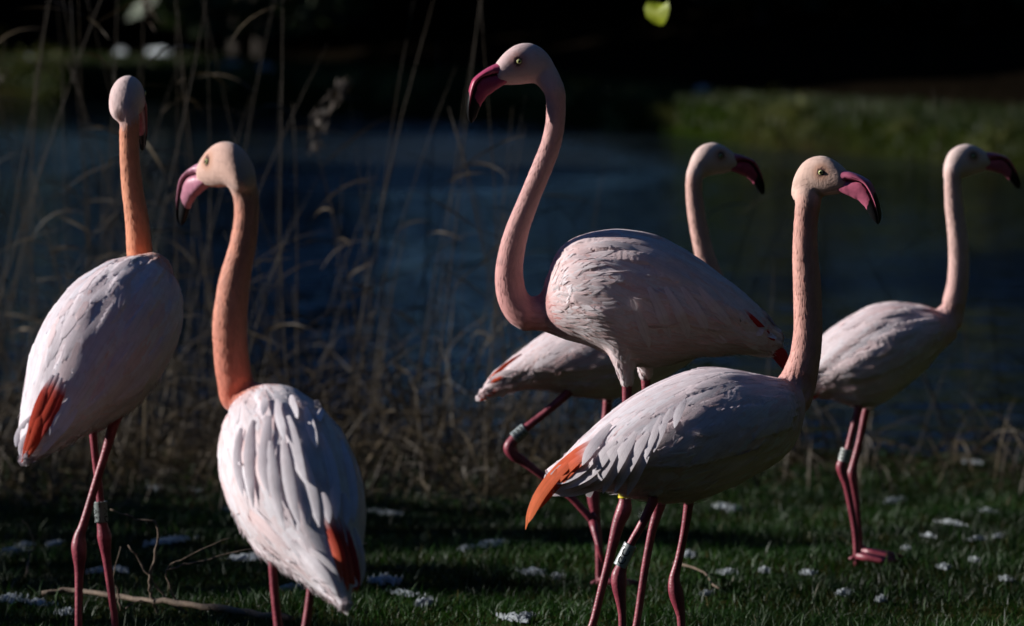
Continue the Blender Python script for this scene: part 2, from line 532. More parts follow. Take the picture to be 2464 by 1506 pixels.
def wing_edge(u):
    return float(np.interp(u, (0, .08, .16, .35, .6, .8, .92, 1), (40, 72, 98, 112, 108, 84, 50, 30)))
def flamingo(label, Y, face, ribs, neck, head, legs, pal, base_px, thighs, zones, seed=1, voxel=.0042, extra=()):
    """face: unit forward vector of the body; ribs from chest to tail in world space; neck from body to head as (Vector, radius);
    head: (eye px, eye py, Y, yaw, pitch, scale); legs: list of dicts; pal: palette; zones: feather settings."""
    rnd.seed(seed)
    base = Vector((at(base_px, 900, Y).x, Y, float(ground_z(at(base_px, 900, Y).x, Y))))
    root = empty('flamingo', base)
    setp(root, label, 'flamingo', 'flamingos standing on the bank')
    # ---- head frame
    ex, ey, eY, yaw, pitch, hs = head
    f = Vector((math.cos(yaw), math.sin(yaw), 0)); lat = Vector((-math.sin(yaw), math.cos(yaw), 0))
    if lat.y > 0: lat = -lat                      # the side that faces the camera
    if abs(lat.y) < .35: lat = Vector((-math.sin(yaw), math.cos(yaw), 0))
    up = Vector((0, 0, 1))
    fp = f * math.cos(pitch) + up * math.sin(pitch); upp = up * math.cos(pitch) - f * math.sin(pitch)
    ho = at(ex, ey, eY) - (lat * .028 * hs if abs(lat.y) >= .35 else Vector((0, 0, 0)))
    H = lambda x, z, l=0.0: ho + (fp * x + upp * z + lat * l) * hs
    skull = rib_loft([(H(x, t), H(x, b), lat, w * hs) for x, t, b, w in SKULL], 3, 24)
    nb = (len(ribs) - 1) * 4 + 1
    nk = list(neck) + [(H(-.052, -.018), .027 * hs), (H(-.03, -.008), .022 * hs)]
    neck_r = tube_rings([(*p, r) for p, r in nk], 5)
    body_r = rib_loft(ribs, 4, 32)
    th_r = [tube_rings([(*p, r) for p, r in t], 4, 14) for t in thighs]
    me = fuse([body_r, neck_r, skull] + th_r, voxel)
    # ---- colours of the skin plumage
    src = []
    nb = len(body_r)
    for i, r in enumerate(body_r):
        for k, p in enumerate(r):
            th = abs(math.pi - abs(2 * math.pi * k / 32 - math.pi)) / math.pi
            u = i / (nb - 1)
            c = lerp3(pal['chest'], pal['body'], float(smooth(*zones.get('chest_u', (.03, .2)), u)))
            src.append((p, c))
    nn = len(neck_r)
    for i, r in enumerate(neck_r):
        t = i / (nn - 1)
        c = lerp3(pal['neck_low'], pal['neck'], float(smooth(.1, .55, t)))
        c = lerp3(c, pal['head'], float(smooth(.78, .97, t)))
        for p in r[::2]: src.append((p, c))
    for r in skull:
        for p in r: src.append((p, pal['head']))
    for t in th_r:
        for r in t:
            for p in r: src.append((p, lerp3(pal['body'], (1, 1, 1), .15)))
    kd = KDTree(len(src))
    for i, (p, c) in enumerate(src): kd.insert(p, i)
    kd.balance()
    eyes = [H(0, 0, s * .0275) for s in (1, -1)]
    bk = KDTree(nb * 32)
    for i, r in enumerate(body_r):
        for k, p in enumerate(r): bk.insert(p, i * 32 + k)
    bk.balance()
    nrms = [v.normal.copy() for v in me.vertices]
    amp = zones.get('fold', 1.0)
    for v in me.vertices:
        q, i, dd = bk.find(v.co)
        w = 1 - float(smooth(.012, .03, dd))
        if w <= 0: continue
        u = (i // 32) / (nb - 1); a_ = math.degrees(abs(math.pi - abs(2 * math.pi * (i % 32) / 32 - math.pi)))
        rv = v.co - sum(body_r[i // 32], Vector()) / 32
        sgn = 1 if (i % 32) < 16 else -1
        rw = wing_edge(u)
        h = -.006 * (1 - float(smooth(.6, .85, u))) + .008 * (1 - float(smooth(rw - 8, rw + 5, a_))) * float(smooth(.05, .15, u)) * (1 - .5 * float(smooth(.8, .95, u)))
        g = v.co - base
        qd = a_ / 57.3 * 2.1 - u * 3.2
        f_ = float(smooth(.04, .2, u))
        h += amp * f_ * (.0055 * noise.noise(Vector((qd * 1.7, u * 1.6, seed + sgn * 3))) + .0012 * noise.noise(Vector((qd * 4.3, u * 3.1, seed * 2 + sgn))) + .0006 * noise.noise(g * 14))
        v.co += nrms[v.index] * h * w
    bvh = BVHTree.FromPolygons([v.co for v in me.vertices], [p.vertices for p in me.polygons])
    cols = np.ones((len(me.vertices), 4), dtype=np.float32)
    def col_at(p):
        nb_ = kd.find_n(p, 7)
        sw = 0; c = [0, 0, 0]
        for q, i, dd in nb_:
            w = 1 / (dd * dd + 4e-5); sw += w
            for j in range(3): c[j] += src[i][1][j] * w
        return [x / sw for x in c]
    for v in me.vertices:
        c = col_at(v.co)
        de = min((v.co - e).length for e in eyes) / hs
        if de < .03:
            c = list(lerp3(pal['eye'], tuple(c), float(smooth(.009, .027, de))))
            if de < .0095: c = [.13, .06, .05]
        cols[v.index, :3] = c
    ca = me.color_attributes.new('Col', 'FLOAT_COLOR', 'POINT'); ca.data.foreach_set('color', cols.ravel())
    me.materials.clear(); me.materials.append(M['skin'])
    me.transform(Matrix.Translation(-base))
    me.name = 'body'
    body = bpy.data.objects.new('body', me); COL.objects.link(body); body.parent = root
    # ---- bill
    bw = [[*u, *m, *l, w] for (u, m, l), w in zip(BILL, BILLW)]
    rows = crom(np.array(bw), 6)
    pink, dark, black = pal['bill'], pal['bill2'], (.006, .006, .007)
    def mandible(name, lower):
        a = Acc(); n = 24; nr = len(rows)
        for i, r in enumerate(rows):
            s = i / (nr - 1)
            u, m, l, w = r[0:2], r[2:4], r[4:6], r[6]
            if lower: t2, b2, ww = m, l, w * (0.86 if s > .1 else .9)
            else: t2, b2, ww = u, (m[0] * .82 + l[0] * .18, m[1] * .82 + l[1] * .18) if s < .1 else m, w
            cx, cz = (t2[0] + b2[0]) / 2, (t2[1] + b2[1]) / 2; hx, hz = (t2[0] - b2[0]) / 2, (t2[1] - b2[1]) / 2
            for k in range(n):
                th = 2 * math.pi * k / n
                cs, sn = math.cos(th), math.sin(th)
                e = .62 if lower else .8
                sl = math.copysign(abs(sn) ** e, sn)
                p = H(cx + hx * cs, cz + hz * cs, sl * ww)
                if lower:
                    edge = .93 - 1.1 * float(smooth(.22, .62, s)) * .35
                    edge2 = s + (.5 - cs * .5) * -.05
                    blk = (cs > edge and s > .12) or edge2 > .545
                    c = black if blk else lerp3(pink, dark, float(smooth(.1, -.8, cs)) if False else max(0, -cs) * .5)
                else:
                    blk = (s + cs * .10) > .66 or (cs < -.75 and s > .2)
                    c = black if blk else lerp3(dark, pink, .35 + .65 * float(smooth(.0, .5, s)))
                    if .17 < s < .27 and -.25 < cs < .15: c = (.09, .02, .03)
                a.vert(p - base, (0, 0), c)
        for i in range(nr - 1):
            for k in range(n):
                q = i * n
                a.f.append((q + k, q + (k + 1) % n, q + n + (k + 1) % n, q + n + k))
        a.f.append(tuple(reversed(range(n)))); a.f.append(tuple((nr - 1) * n + k for k in range(n)))
        me2 = a.build(name, M['bill'], root); bm_fix(me2.data)
    mandible('upper_bill', False); mandible('lower_bill', True)
    # ---- eyes
    for s in (1, -1):
        o_ = lat * s; a = Acc(); n = 20; r_ = .0062 * hs
        cen, nrm_, _, _ = bvh.find_nearest(H(0.001, 0, s * .04))
        ax = (o_ * .9 + fp * .12).normalized()
        e1 = ax.cross(upp).normalized(); e2 = ax.cross(e1)
        cen = cen - ax * r_ * .45
        prev = None
        for i in range(13):
            th = math.pi * .62 * i / 12
            c = (.004, .004, .004) if th < .34 else ((.50, .52, .22) if th < .86 else ((.16, .13, .06) if th < 1.0 else (.05, .02, .02)))
            row = [a.vert(cen + (ax * math.cos(th) + (e1 * math.cos(2 * math.pi * k / n) + e2 * math.sin(2 * math.pi * k / n)) * math.sin(th)) * r_ - base, c=c) for k in range(n)] if i else [a.vert(cen + ax * r_ - base, c=c)]
            if i == 1: [a.f.append((prev[0], row[k], row[(k + 1) % n])) for k in range(n)]
            elif i > 1: [a.f.append((prev[k], row[k], row[(k + 1) % n], prev[(k + 1) % n])) for k in range(n)]
            prev = row
        a.build('eye', M['eye'], root)
    # ---- legs
    for lg in legs:
        a = Acc()
        pts = crom(np.array([(*p, r) for p, r in lg['pts']]), 5)
        a.tube([Vector(q[:3]) - base for q in pts], [q[3] for q in pts], 12)
        lo = a.build('leg', M['leg'], root)
        foot = lg['pts'][-1][0]
        gx, gy = foot.x, foot.y
        fa = Acc()
        fd = lg.get('fdir', face); fd = Vector((fd[0], fd[1], 0)).normalized()
        sd = Vector((-fd.y, fd.x, 0))
        hang = lg.get('hang')
        def fpnt(ax_, si, h):
            q = foot + fd * ax_ + sd * si
            if hang: return foot + Vector(hang) * ax_ + sd * si + fd * h
            return Vector((q.x, q.y, float(ground_z(q.x, q.y)) + .012 + h))
        tips = []
        for ang in (-32, 0, 32):
            L = .085 if ang else .1
            tp = [fpnt(math.cos(R(ang)) * L * t, math.sin(R(ang)) * L * t, .012 * (1 - t) if not hang else 0) for t in (0, .35, .7, 1)]
            fa.tube([q - base for q in tp], [.010, .008, .007, .003], 8)
            tips.append(tp)
        fa.tube([fpnt(0, 0, .01) - base, fpnt(-.02, 0, .004) - base], [.007, .003], 6)
        for i in (0, 1):                       # webs
            A, B = tips[i], tips[i + 1]
            mid = (A[3] + B[3]) / 2 * .82 + A[0] * .18
            vs = [fa.vert(q - base) for q in (A[0], A[1], A[2], A[3], mid, B[3], B[2], B[1])]
            fa.f.append(tuple(vs))
        fa.build('foot', M['leg'], lo)
        rg = lg.get('ring')
        if rg:
            c0, c1, rr, colr, txt, tsize, ta = rg
            a = Acc()
            axv = (c1 - c0).normalized()
            a_in = rr * .8
            e1 = axv.cross(Vector((0, 1, 0))).normalized(); e2 = axv.cross(e1)
            n = 28; prof = [(0, a_in), (0, rr), (.02, rr * 1.03), (.08, rr), (.92, rr), (.98, rr * 1.03), (1, rr), (1, a_in)]
            L = (c1 - c0).length; rws = []
            for t, q in prof:
                rws.append([a.vert(c0 + axv * t * L + (e1 * math.cos(2 * math.pi * k / n) + e2 * math.sin(2 * math.pi * k / n)) * q - base, c=colr) for k in range(n)])
            rws.append(rws[0])
            for A, B in zip(rws[:-1], rws[1:]):
                for k in range(n): a.f.append((A[k], A[(k + 1) % n], B[(k + 1) % n], B[k]))
            ro = a.build('leg_ring', M['ring'], root); bm_fix(ro.data)
            fr = ((c0 + c1) / 2, axv, e1, e2)
            if txt:
                for d_ in ta: make_ring_text(txt, fr, rr, tsize, d_, base, ro)
            else:                               # worn marks, nothing readable
                mk = Acc()
                for d_ in ta:
                    for j in range(3):
                        cc_ = c0 + axv * L * (.22 + .28 * j)
                        for (da, dl, sa, sl) in ((0, 0, .10, .09), (.28, .05, .09, .05), (.5, -.02, .07, .09)):
                            q0 = [(d_ + da - sa, dl - sl), (d_ + da + sa, dl - sl), (d_ + da + sa, dl + sl), (d_ + da - sa, dl + sl)]
                            ids = [mk.vert(cc_ + axv * y_ * L + (e1 * math.cos(x_) + e2 * math.sin(x_)) * (rr + .0006) - base, c=(.03, .035, .035)) for x_, y_ in q0]
                            mk.f.append(tuple(ids))
                mk.build('worn_marks', M['mark'], ro, smoothed=False)
    # ---- plumage: short feathers of neck, breast and belly as one mass
    pl = Acc()
    for i in range(4, nn - 10):
        ring = neck_r[i]
        cen = sum(ring, Vector()) / len(ring)
        dn = (sum(neck_r[max(0, i - 2)], Vector()) / len(ring) - sum(neck_r[min(nn - 1, i + 2)], Vector()) / len(ring)).normalized()
        rad = (ring[0] - cen).length
        for _ in range(int(zones.get('neck_n', 28) * rad / .025)):
            k = rnd.random() * len(ring); p = ring[int(k) % len(ring)].lerp(ring[(int(k) + 1) % len(ring)], k % 1) + dn * rnd.uniform(-.012, .012)
            c = jit(col_at(p), .07)
            dd = (dn + Vector((rnd.gauss(0, .12), rnd.gauss(0, .12), rnd.gauss(0, .12)))).normalized()
            feather(pl, bvh, p, dd, rnd.uniform(.010, .018) * (rad / .026) ** .5, rnd.uniform(.0028, .005), jit(c, .03), c, .0001, rnd.uniform(.0003, .0011), True)
    for r in skull[2:-4]:
        for _ in range(9):
            p = r[int(rnd.random() * len(r))]
            if min((p - e).length for e in eyes) < .02: continue
            c = jit(col_at(p), .06)
            feather(pl, bvh, p + fp * rnd.uniform(-.004, .004), -fp + Vector((0, 0, -.35)), rnd.uniform(.008, .013), .004, c, c, .0001, .0004, True)
    tdir = []
    for i in range(nb):
        c0_ = sum(body_r[max(0, i - 1)], Vector()) / 32; c1_ = sum(body_r[min(nb - 1, i + 1)], Vector()) / 32
        tdir.append((c1_ - c0_).normalized())
    def body_pt(u, th):
        i = min(nb - 1.001, max(0, u * (nb - 1))); k = (th / (2 * math.pi) * 32) % 32
        r0, r1 = body_r[int(i)], body_r[int(i) + 1]
        g = lambda r: r[int(k) % 32].lerp(r[(int(k) + 1) % 32], k % 1)
        return g(r0).lerp(g(r1), i % 1), tdir[int(i)]
    white, blush = pal['feather'], pal['blush']
    def fcol(b=.3): return jit(lerp3(white, blush, min(1, max(0, rnd.gauss(b, .25)))), .05)
    for _ in range(zones.get('contour', 1500)):
        u = rnd.uniform(.03, .93); th = rnd.uniform(0, 2 * math.pi)
        p, t = body_pt(u, th)
        if u > .14 and math.degrees(abs(th if th < math.pi else th - 2 * math.pi)) < wing_edge(u) - 6 and rnd.random() < .75: continue
        dn = Vector((0, 0, -1))
        lower = math.cos(th) < -.15
        if u < .22 and not lower: c = jit(lerp3(col_at(p), fcol(.5), float(smooth(zones.get('chest_u', (.03, .2))[0] + .03, zones.get('chest_u', (.03, .2))[1], u))), .06)
        else: c = fcol(.35 if lower else .25)
        d = t + dn * (zones.get('droop', .25) * abs(math.sin(th))) + Vector((rnd.gauss(0, .1), rnd.gauss(0, .1), rnd.gauss(0, .1)))
        L = rnd.uniform(.026, .044) * (1.25 if lower else 1)
        feather(pl, bvh, p, d, L, rnd.uniform(.005, .0095), c, jit(c, .03), .0001, rnd.uniform(.0004, .0015), True)
    for _ in range(zones.get('down', 1300)):            # wispy down on belly, thighs and under the tail
        u = rnd.uniform(.35, .97); th = math.pi + rnd.gauss(0, .75)
        p, t = body_pt(u, th)
        c = fcol(.25)
        d = t + Vector((rnd.gauss(0, .22), rnd.gauss(0, .22), rnd.gauss(-.1, .2)))
        feather(pl, bvh, p, d, rnd.uniform(.025, .05), rnd.uniform(.002, .0045), c, c, .0, rnd.uniform(.003, .010), True)
    for t in th_r:
        for r in t[len(t) // 4:]:
            ax = (sum(t[-1], Vector()) / 14 - sum(t[0], Vector()) / 14).normalized()
            for _ in range(14):
                p = rnd.choice(r)
                c = fcol(.1)
                feather(pl, bvh, p, ax + Vector((rnd.gauss(0, .15), rnd.gauss(0, .15), 0)), rnd.uniform(.014, .026), rnd.uniform(.003, .006), c, c, 0, .003, True)
    o = pl.build('plumage', M['feather'], root, base); setp(o, kind='stuff')
    # ---- larger feathers, each its own part
    def single(name, p, d, L, W, c0, c1, **kw):
        a = Acc(); feather(a, bvh, p, d, L, W, c0, c1, **kw)
        if a.f: a.build(name, M['feather'], root, base)
    sides = zones.get('sides', (1, -1)); rf = Acc()
    dr = zones.get('droop', .3)
    red, red2 = pal['red'], pal['red2']
    for j in range(zones.get('tail', 9)):
        th = R(-64 + 16 * j)
        p, t = body_pt(.84, th)
        c = fcol(.25)
        single('tail_feather', p, t + Vector((rnd.gauss(0, .05), rnd.gauss(0, .05), -.05)), zones.get('tlen', .10) * rnd.uniform(.85, 1.1), .026, c, jit(c, .04), lift0=.002, lift1=.006, droop=1.0)
    nu, na_ = zones.get('grid', (12, 8))
    for s in sides:
        for iu in range(nu):
            for ia in range(na_):
                u = .13 + .60 * (1 - (iu + rnd.uniform(.1, .9)) / nu)
                amax = wing_edge(u) - 5
                aa = 6 + (amax - 6) * (ia + rnd.uniform(0, 1)) / na_
                th = s * R(aa)
                p, t = body_pt(u, th)
                d = t + Vector((0, 0, -1)) * dr * abs(math.sin(th)) * rnd.uniform(.8, 1.15) + Vector((rnd.gauss(0, .025), rnd.gauss(0, .025), rnd.gauss(0, .025)))
                g_ = float(smooth(.13, .6, u))
                L = (.055 + .12 * g_) * rnd.uniform(.8, 1.25); W = (.019 + .012 * g_) * rnd.uniform(.8, 1.2)
                c = fcol(.55 - u * .5)
                lf = rnd.uniform(.0007, .0020) if rnd.random() > .05 else rnd.uniform(.0025, .005)
                single('wing_feather', p, d, L, W, c, lerp3(c, white, .5), lift0=.0006, lift1=lf, hug=True)
    for _ in range(zones.get('ruffle', 0)):
        u = rnd.uniform(.05, .34); th = rnd.choice(sides) * R(rnd.uniform(50, 135))
        p, t = body_pt(u, th); c = fcol(.15)
        feather(rf, bvh, p, t + Vector((rnd.gauss(0, .12), rnd.gauss(0, .1), rnd.uniform(-.25, .45))), rnd.uniform(.035, .06), rnd.uniform(.007, .012), c, c, .0002, rnd.uniform(.0008, .0026), True)
    if rf.f: setp(rf.build('breast_ruffle', M['feather'], root, base), kind='stuff')
    # feathers whose run the photograph shows clearly
    eye_ = Vector((0, 0, CAMH))
    for ix, (path, wpx, c0, c1, nm) in enumerate(extra):
        rows_ = []
        tilt = zones.get('tilt', 0)
        Yd = None
        pts = crom(np.array(path, dtype=float), 3)
        n_ = len(pts)
        for i, (x_, y_) in enumerate(pts):
            dv = (at(x_, y_, Y) - eye_).normalized()
            loc, nr_, _, _ = bvh.ray_cast(eye_, dv)
            if loc is not None: Yd = min(loc.y - .003 - tilt * .003 - .0005 * ix - .002 * i / n_, Yd + .012 if Yd is not None else 99)
            P_ = at(x_, y_, Yd if Yd is not None else Y)
            rows_.append(P_)
        a = Acc(); pr = []
        Ltot = sum((rows_[i + 1] - rows_[i]).length for i in range(n_ - 1)); L_ = 0
        for i, P_ in enumerate(rows_):
            t_ = (rows_[min(n_ - 1, i + 1)] - rows_[max(0, i - 1)]).normalized()
            sd = t_.cross(Vector((0, -1, 0))).normalized()
            tt = i / (n_ - 1)
            hw = wpx * .5 * Y / FPX * float(np.interp(tt, [q[0] for q in PROF_L], [q[1] for q in PROF_L]))
            if i: L_ += (P_ - rows_[i - 1]).length
            c = lerp3(c0, c1, tt)
            if nm == 'flight_feather': c = lerp3(white, c, float(smooth(.02, .2, tt)))
            back = Vector((0, .35 * hw, 0))
            pr.append((a.vert(P_ - sd * hw + back * (1 - tilt) - Vector((0, tilt * hw, 0)), (-1, L_), c), a.vert(P_, (0, L_), c), a.vert(P_ + sd * hw + back * (1 - tilt) + Vector((0, tilt * hw, 0)), (1, L_), c)))
        for A, B in zip(pr[:-1], pr[1:]):
            a.f.append((A[0], A[1], B[1], B[0])); a.f.append((A[1], A[2], B[2], B[1]))
        a.build(nm, M['feather'], root, base)
    for _ in range(zones.get('mantle', 8)):
        p, t = body_pt(rnd.uniform(.2, .55), R(rnd.uniform(-20, 20)))
        c = fcol(.5)
        single('back_feather', p, t + Vector((rnd.gauss(0, .1), rnd.gauss(0, .1), 0)), rnd.uniform(.06, .09), .022, c, lerp3(c, white, .4), lift0=.0005, lift1=.002, hug=True)
    return root

# palettes
def pal(neck, neck_low, head, body, chest, feather, blush, red=(.62, .085, .03), red2=(.50, .05, .03), eye=(.62, .34, .24), bill=(.56, .17, .24), bill2=(.42, .14, .22)):
    return dict(neck=neck, neck_low=neck_low, head=head, body=body, chest=chest, feather=feather, blush=blush, red=red, red2=red2, eye=eye, bill=bill, bill2=bill2)
P_C = pal((.72, .41, .38), (.68, .31, .29), (.74, .53, .52), (.78, .60, .60), (.68, .34, .32), (.84, .76, .78), (.84, .51, .48), red=(.62, .02, .02), red2=(.50, .015, .02), bill=(.46, .06, .13), bill2=(.42, .08, .16), eye=(.66, .34, .30))
P_E = pal((.76, .40, .33), (.74, .39, .34), (.76, .52, .43), (.78, .65, .68), (.72, .44, .43), (.84, .79, .83), (.82, .57, .57), red=(.92, .20, .04), red2=(.80, .10, .03), bill=(.62, .15, .24), bill2=(.50, .14, .23))
P_B = pal((.74, .33, .23), (.72, .22, .14), (.76, .49, .40), (.79, .70, .73), (.74, .38, .32), (.84, .80, .84), (.82, .56, .54), red=(.86, .14, .04), red2=(.52, .03, .02), bill=(.54, .22, .30), bill2=(.56, .28, .38))
P_A = pal((.76, .32, .19), (.78, .28, .14), (.76, .57, .55), (.79, .70, .74), (.72, .34, .26), (.83, .80, .86), (.82, .59, .59), red=(.82, .09, .02), red2=(.62, .04, .02), bill=(.60, .18, .2))
P_D = pal((.74, .45, .38), (.70, .38, .33), (.78, .58, .52), (.72, .58, .58), (.68, .38, .35), (.80, .70, .72), (.78, .46, .42), red=(.85, .12, .04), red2=(.7, .08, .03), bill=(.52, .06, .12))
P_F = pal((.76, .50, .44), (.72, .42, .38), (.78, .60, .55), (.76, .62, .62), (.70, .42, .40), (.82, .74, .76), (.80, .53, .51), red=(.8, .1, .04), bill=(.56, .11, .16))

def ff(kind, pal_, *items):
    out = []
    for w, *path in items:
        if kind == 'red': c0, c1, nm = pal_['red2'], pal_['red'], 'flight_feather'
        elif kind == 'dark': c0, c1, nm = pal_['red2'], pal_['red2'], 'flight_feather'
        else: c0, c1, nm = lerp3(pal_['feather'], pal_['blush'], .15), pal_['feather'], 'tail_feather' if kind == 'tail' else 'tertial_feather'
        out.append((path, w, c0, c1, nm))
    return out
def px_ribs(lst, Y, slope=0.0, px0=0):
    """Side-on body: stations (top px, bottom px, half width m), Y drifting with px."""
    out = []
    for tx, ty, bx, by, hw in lst:
        Yc = Y + slope * ((tx + bx) / 2 - px0) / 1000
        out.append((at(tx, ty, Yc), at(bx, by, Yc), hw))
    d = (out[-1][0] + out[-1][1] - out[0][0] - out[0][1]).normalized()
    lv = Vector((-d.y, d.x, 0)).normalized()
    return [(t, b, lv, hw) for t, b, hw in out]
def px_line(lst, Y):
    """(px, py, radius px[, dY]) -> (Vector, radius m)."""
    out = []
    for q in lst:
        yy = Y + (q[3] if len(q) > 3 else 0)
        out.append((at(q[0], q[1], yy), q[2] * yy / FPX))
    return out
def leg(lst, Y, ring=None, foot_px=None, **kw):
    pts = px_line(lst, Y)
    if foot_px is not None:
        q = at(foot_px, 1600, Y)
        gz = float(ground_z(q.x, Y))
        last, r = pts[-1]
        pts.append((Vector((q.x, Y, gz + .035)), r)); pts.append((Vector((q.x, Y, gz + .012)), r * 1.15))
    d = dict(pts=pts, **kw)
    if ring:
        (x0, y0, x1, y1, rp, col, txt, ts, ta) = ring
        d['ring'] = (at(x0, y0, Y), at(x1, y1, Y), rp * Y / FPX, col, txt, ts, ta)
    return d

GREY = (.34, .37, .37)
XC = ff('dark', P_C, (16, (1785, 742), (1815, 772), (1845, 803), (1870, 828)), (18, (1850, 838), (1876, 852), (1890, 886)), (16, (1858, 830), (1884, 848), (1896, 880)), (16, (1845, 845), (1868, 860), (1886, 890))) \
   + ff('tail', P_C, (22, (1760, 790), (1800, 812), (1850, 832)), (20, (1790, 822), (1830, 838), (1874, 850)), (20, (1800, 800), (1840, 815), (1884, 826)), (18, (1780, 842), (1820, 850), (1866, 858)), (18, (1830, 790), (1856, 800), (1880, 806))) \
   + ff('long', P_C, (26, (1560, 690), (1585, 740), (1602, 785), (1612, 815)), (26, (1600, 690), (1630, 745), (1648, 785), (1655, 815)), (24, (1640, 690), (1672, 740), (1692, 775), (1702, 798)), (24, (1520, 720), (1540, 770), (1555, 810), (1562, 838)), (24, (1680, 690), (1715, 735), (1742, 765), (1760, 783)))
# --- C: tall bird in the middle, facing left
Y = 13.0
ribs = px_ribs([(1306, 668, 1296, 800, .05), (1334, 610, 1356, 822, .098), (1382, 575, 1408, 838, .128), (1430, 560, 1458, 862, .142), (1487, 557, 1502, 882, .146), (1547, 566, 1560, 888, .140),
                (1607, 586, 1612, 880, .127), (1667, 622, 1662, 864, .110), (1727, 664, 1716, 858, .090), (1772, 700, 1775, 850, .068), (1817, 742, 1822, 846, .046), (1852, 784, 1856, 846, .026), (1876, 812, 1874, 842, .010)], Y, -.08, 1560)
neck = px_line([(1400, 740, 60), (1330, 752, 52), (1280, 757, 44), (1249, 742, 40), (1230, 706, 36.5), (1224.6, 657, 34), (1231, 605, 31.5), (1244.3, 553, 29), (1264, 501, 26.5), (1285, 449, 25.5), (1306.6, 397, 25.5), (1325.8, 345, 24.5), (1335.7, 293, 23.5), (1337, 242, 24), (1331, 212, 26)], Y)
legsC = [leg([(1508, 900, 13), (1508, 930, 12), (1507, 1000, 11), (1505, 1100, 11), (1502, 1180, 12), (1503, 1205, 15), (1500, 1228, 19), (1486, 1264, 15.5), (1467, 1340, 11), (1449, 1410, 10), (1425, 1503, 9.5)], Y - .06, foot_px=1402,
             ring=(1502, 1198, 1502.5, 1170, 15.5, (.78, .62, .03), '0', .022, (R(88),))),
         leg([(1553, 880, 12), (1553, 912, 11.5), (1560, 1000, 10.5), (1578, 1120, 11), (1588, 1180, 15), (1585, 1210, 17), (1579, 1240, 12.5), (1568, 1280, 10.5), (1551, 1370, 9.5), (1531, 1503, 9)], Y + .07, foot_px=1519)]
thC = [px_line([(1500, 800, 75, -.06), (1504, 865, 40, -.06), (1508, 905, 20, -.06), (1509, 930, 14, -.06)], Y), px_line([(1550, 800, 65, .07), (1552, 865, 32, .07), (1553, 900, 16, .07), (1553, 914, 13, .07)], Y)]
flamingo('tallest flamingo with S curved neck, white fluffed breast and yellow leg ring', Y, (-1, 0, 0), ribs, neck, (1233 + 14, 146.5, Y - .02, R(180 + 12), R(0), 1.03), legsC, P_C, 1500, thC,
         dict(chest_u=(-.02, .09), contour=2200, down=2600, ruffle=420, fold=1.3, droop=.55, flight=5, fu=.74, fth0=52, fthd=7, flen=.16, fdroop=1.5, tlen=.075), seed=3, extra=XC)

XE = ff('tail', P_E, (26, (1440, 1130), (1400, 1150), (1350, 1168), (1312, 1180)), (24, (1440, 1146), (1400, 1162), (1355, 1180), (1325, 1193)), (24, (1460, 1160), (1420, 1172), (1380, 1183), (1345, 1194)), (26, (1430, 1105), (1395, 1130), (1360, 1150), (1330, 1165))) \
   + ff('red', P_E, (20, (1425, 1092), (1378, 1128), (1335, 1170), (1308, 1205), (1294, 1226)), (22, (1430, 1077), (1380, 1115), (1335, 1158), (1303, 1200), (1284, 1236)), (22, (1435, 1064), (1385, 1100), (1338, 1145), (1300, 1195), (1280, 1235), (1271, 1258)), (21, (1440, 1050), (1390, 1085), (1340, 1130), (1300, 1180), (1275, 1230), (1264, 1274))) \
   + ff('long', P_E, (28, (1480, 1060), (1450, 1100), (1425, 1145)), (28, (1500, 1050), (1470, 1095), (1445, 1140), (1430, 1170)), (30, (1530, 1040), (1500, 1085), (1470, 1140), (1450, 1187)), (28, (1560, 1040), (1530, 1085), (1500, 1140), (1478, 1186)), (27, (1575, 1045), (1550, 1095), (1525, 1150), (1508, 1192)), (18, (1590, 1000), (1575, 1040), (1560, 1075), (1552, 1104)), (18, (1612, 985), (1597, 1020), (1583, 1055), (1572, 1088)), (20, (1650, 960), (1636, 985), (1628, 1005), (1622, 1030)), (24, (1470, 1020), (1440, 1055), (1415, 1090), (1400, 1120)))
# --- E: front right bird, facing right
Y = 12.2
ribs = px_ribs([(1930, 930, 1930, 1020, .045), (1895, 915, 1905, 1078, .085), (1850, 908, 1862, 1118, .112), (1800, 896, 1805, 1152, .128), (1740, 886, 1745, 1182, .138), (1670, 893, 1675, 1208, .140), (1600, 919, 1605, 1214, .134),
                (1530, 956, 1530, 1204, .118), (1470, 1000, 1470, 1188, .094), (1420, 1048, 1430, 1176, .066), (1385, 1085, 1395, 1168, .044), (1350, 1118, 1362, 1168, .026), (1322, 1146, 1330, 1172, .010)], Y, .20, 1600)
neck = px_line([(1850, 985, 75), (1893, 962, 58), (1916, 925, 48), (1928, 891, 41), (1936.8, 858, 37.5), (1942, 818, 36), (1943.7, 780, 35), (1943, 740, 34.5), (1942, 700, 34.5), (1940, 660, 33.3), (1937, 620, 31.5), (1936.5, 580, 30), (1938, 540, 29), (1941, 508, 29.5), (1944, 480, 32)], Y + .09)
legsE = [leg([(1572, 1195, 13), (1567, 1214, 12), (1542, 1265, 10.5), (1517, 1309, 10), (1504, 1342, 11), (1493, 1368, 15), (1488.5, 1386, 18.5), (1489, 1412, 17.5), (1493, 1444, 13), (1496, 1470, 10.5), (1497, 1503, 9.5)], Y - .07, foot_px=1500,
             ring=(1491, 1362, 1517, 1310, 16.5, GREY, 'GCJ', .0225, (R(72), R(205)))),
         leg([(1657, 1195, 14), (1656, 1216, 12), (1645.6, 1283, 9.8), (1632, 1349, 10), (1622, 1390, 13), (1624, 1416, 17.5), (1629, 1440, 17), (1636, 1472, 12), (1639, 1503, 10)], Y + .07, foot_px=1645)]
thE = [px_line([(1590, 1120, 70, -.06), (1580, 1170, 45, -.065), (1573, 1200, 20, -.07)], Y), px_line([(1650, 1120, 70, .06), (1655, 1175, 42, .065), (1657, 1206, 18, .07)], Y)]
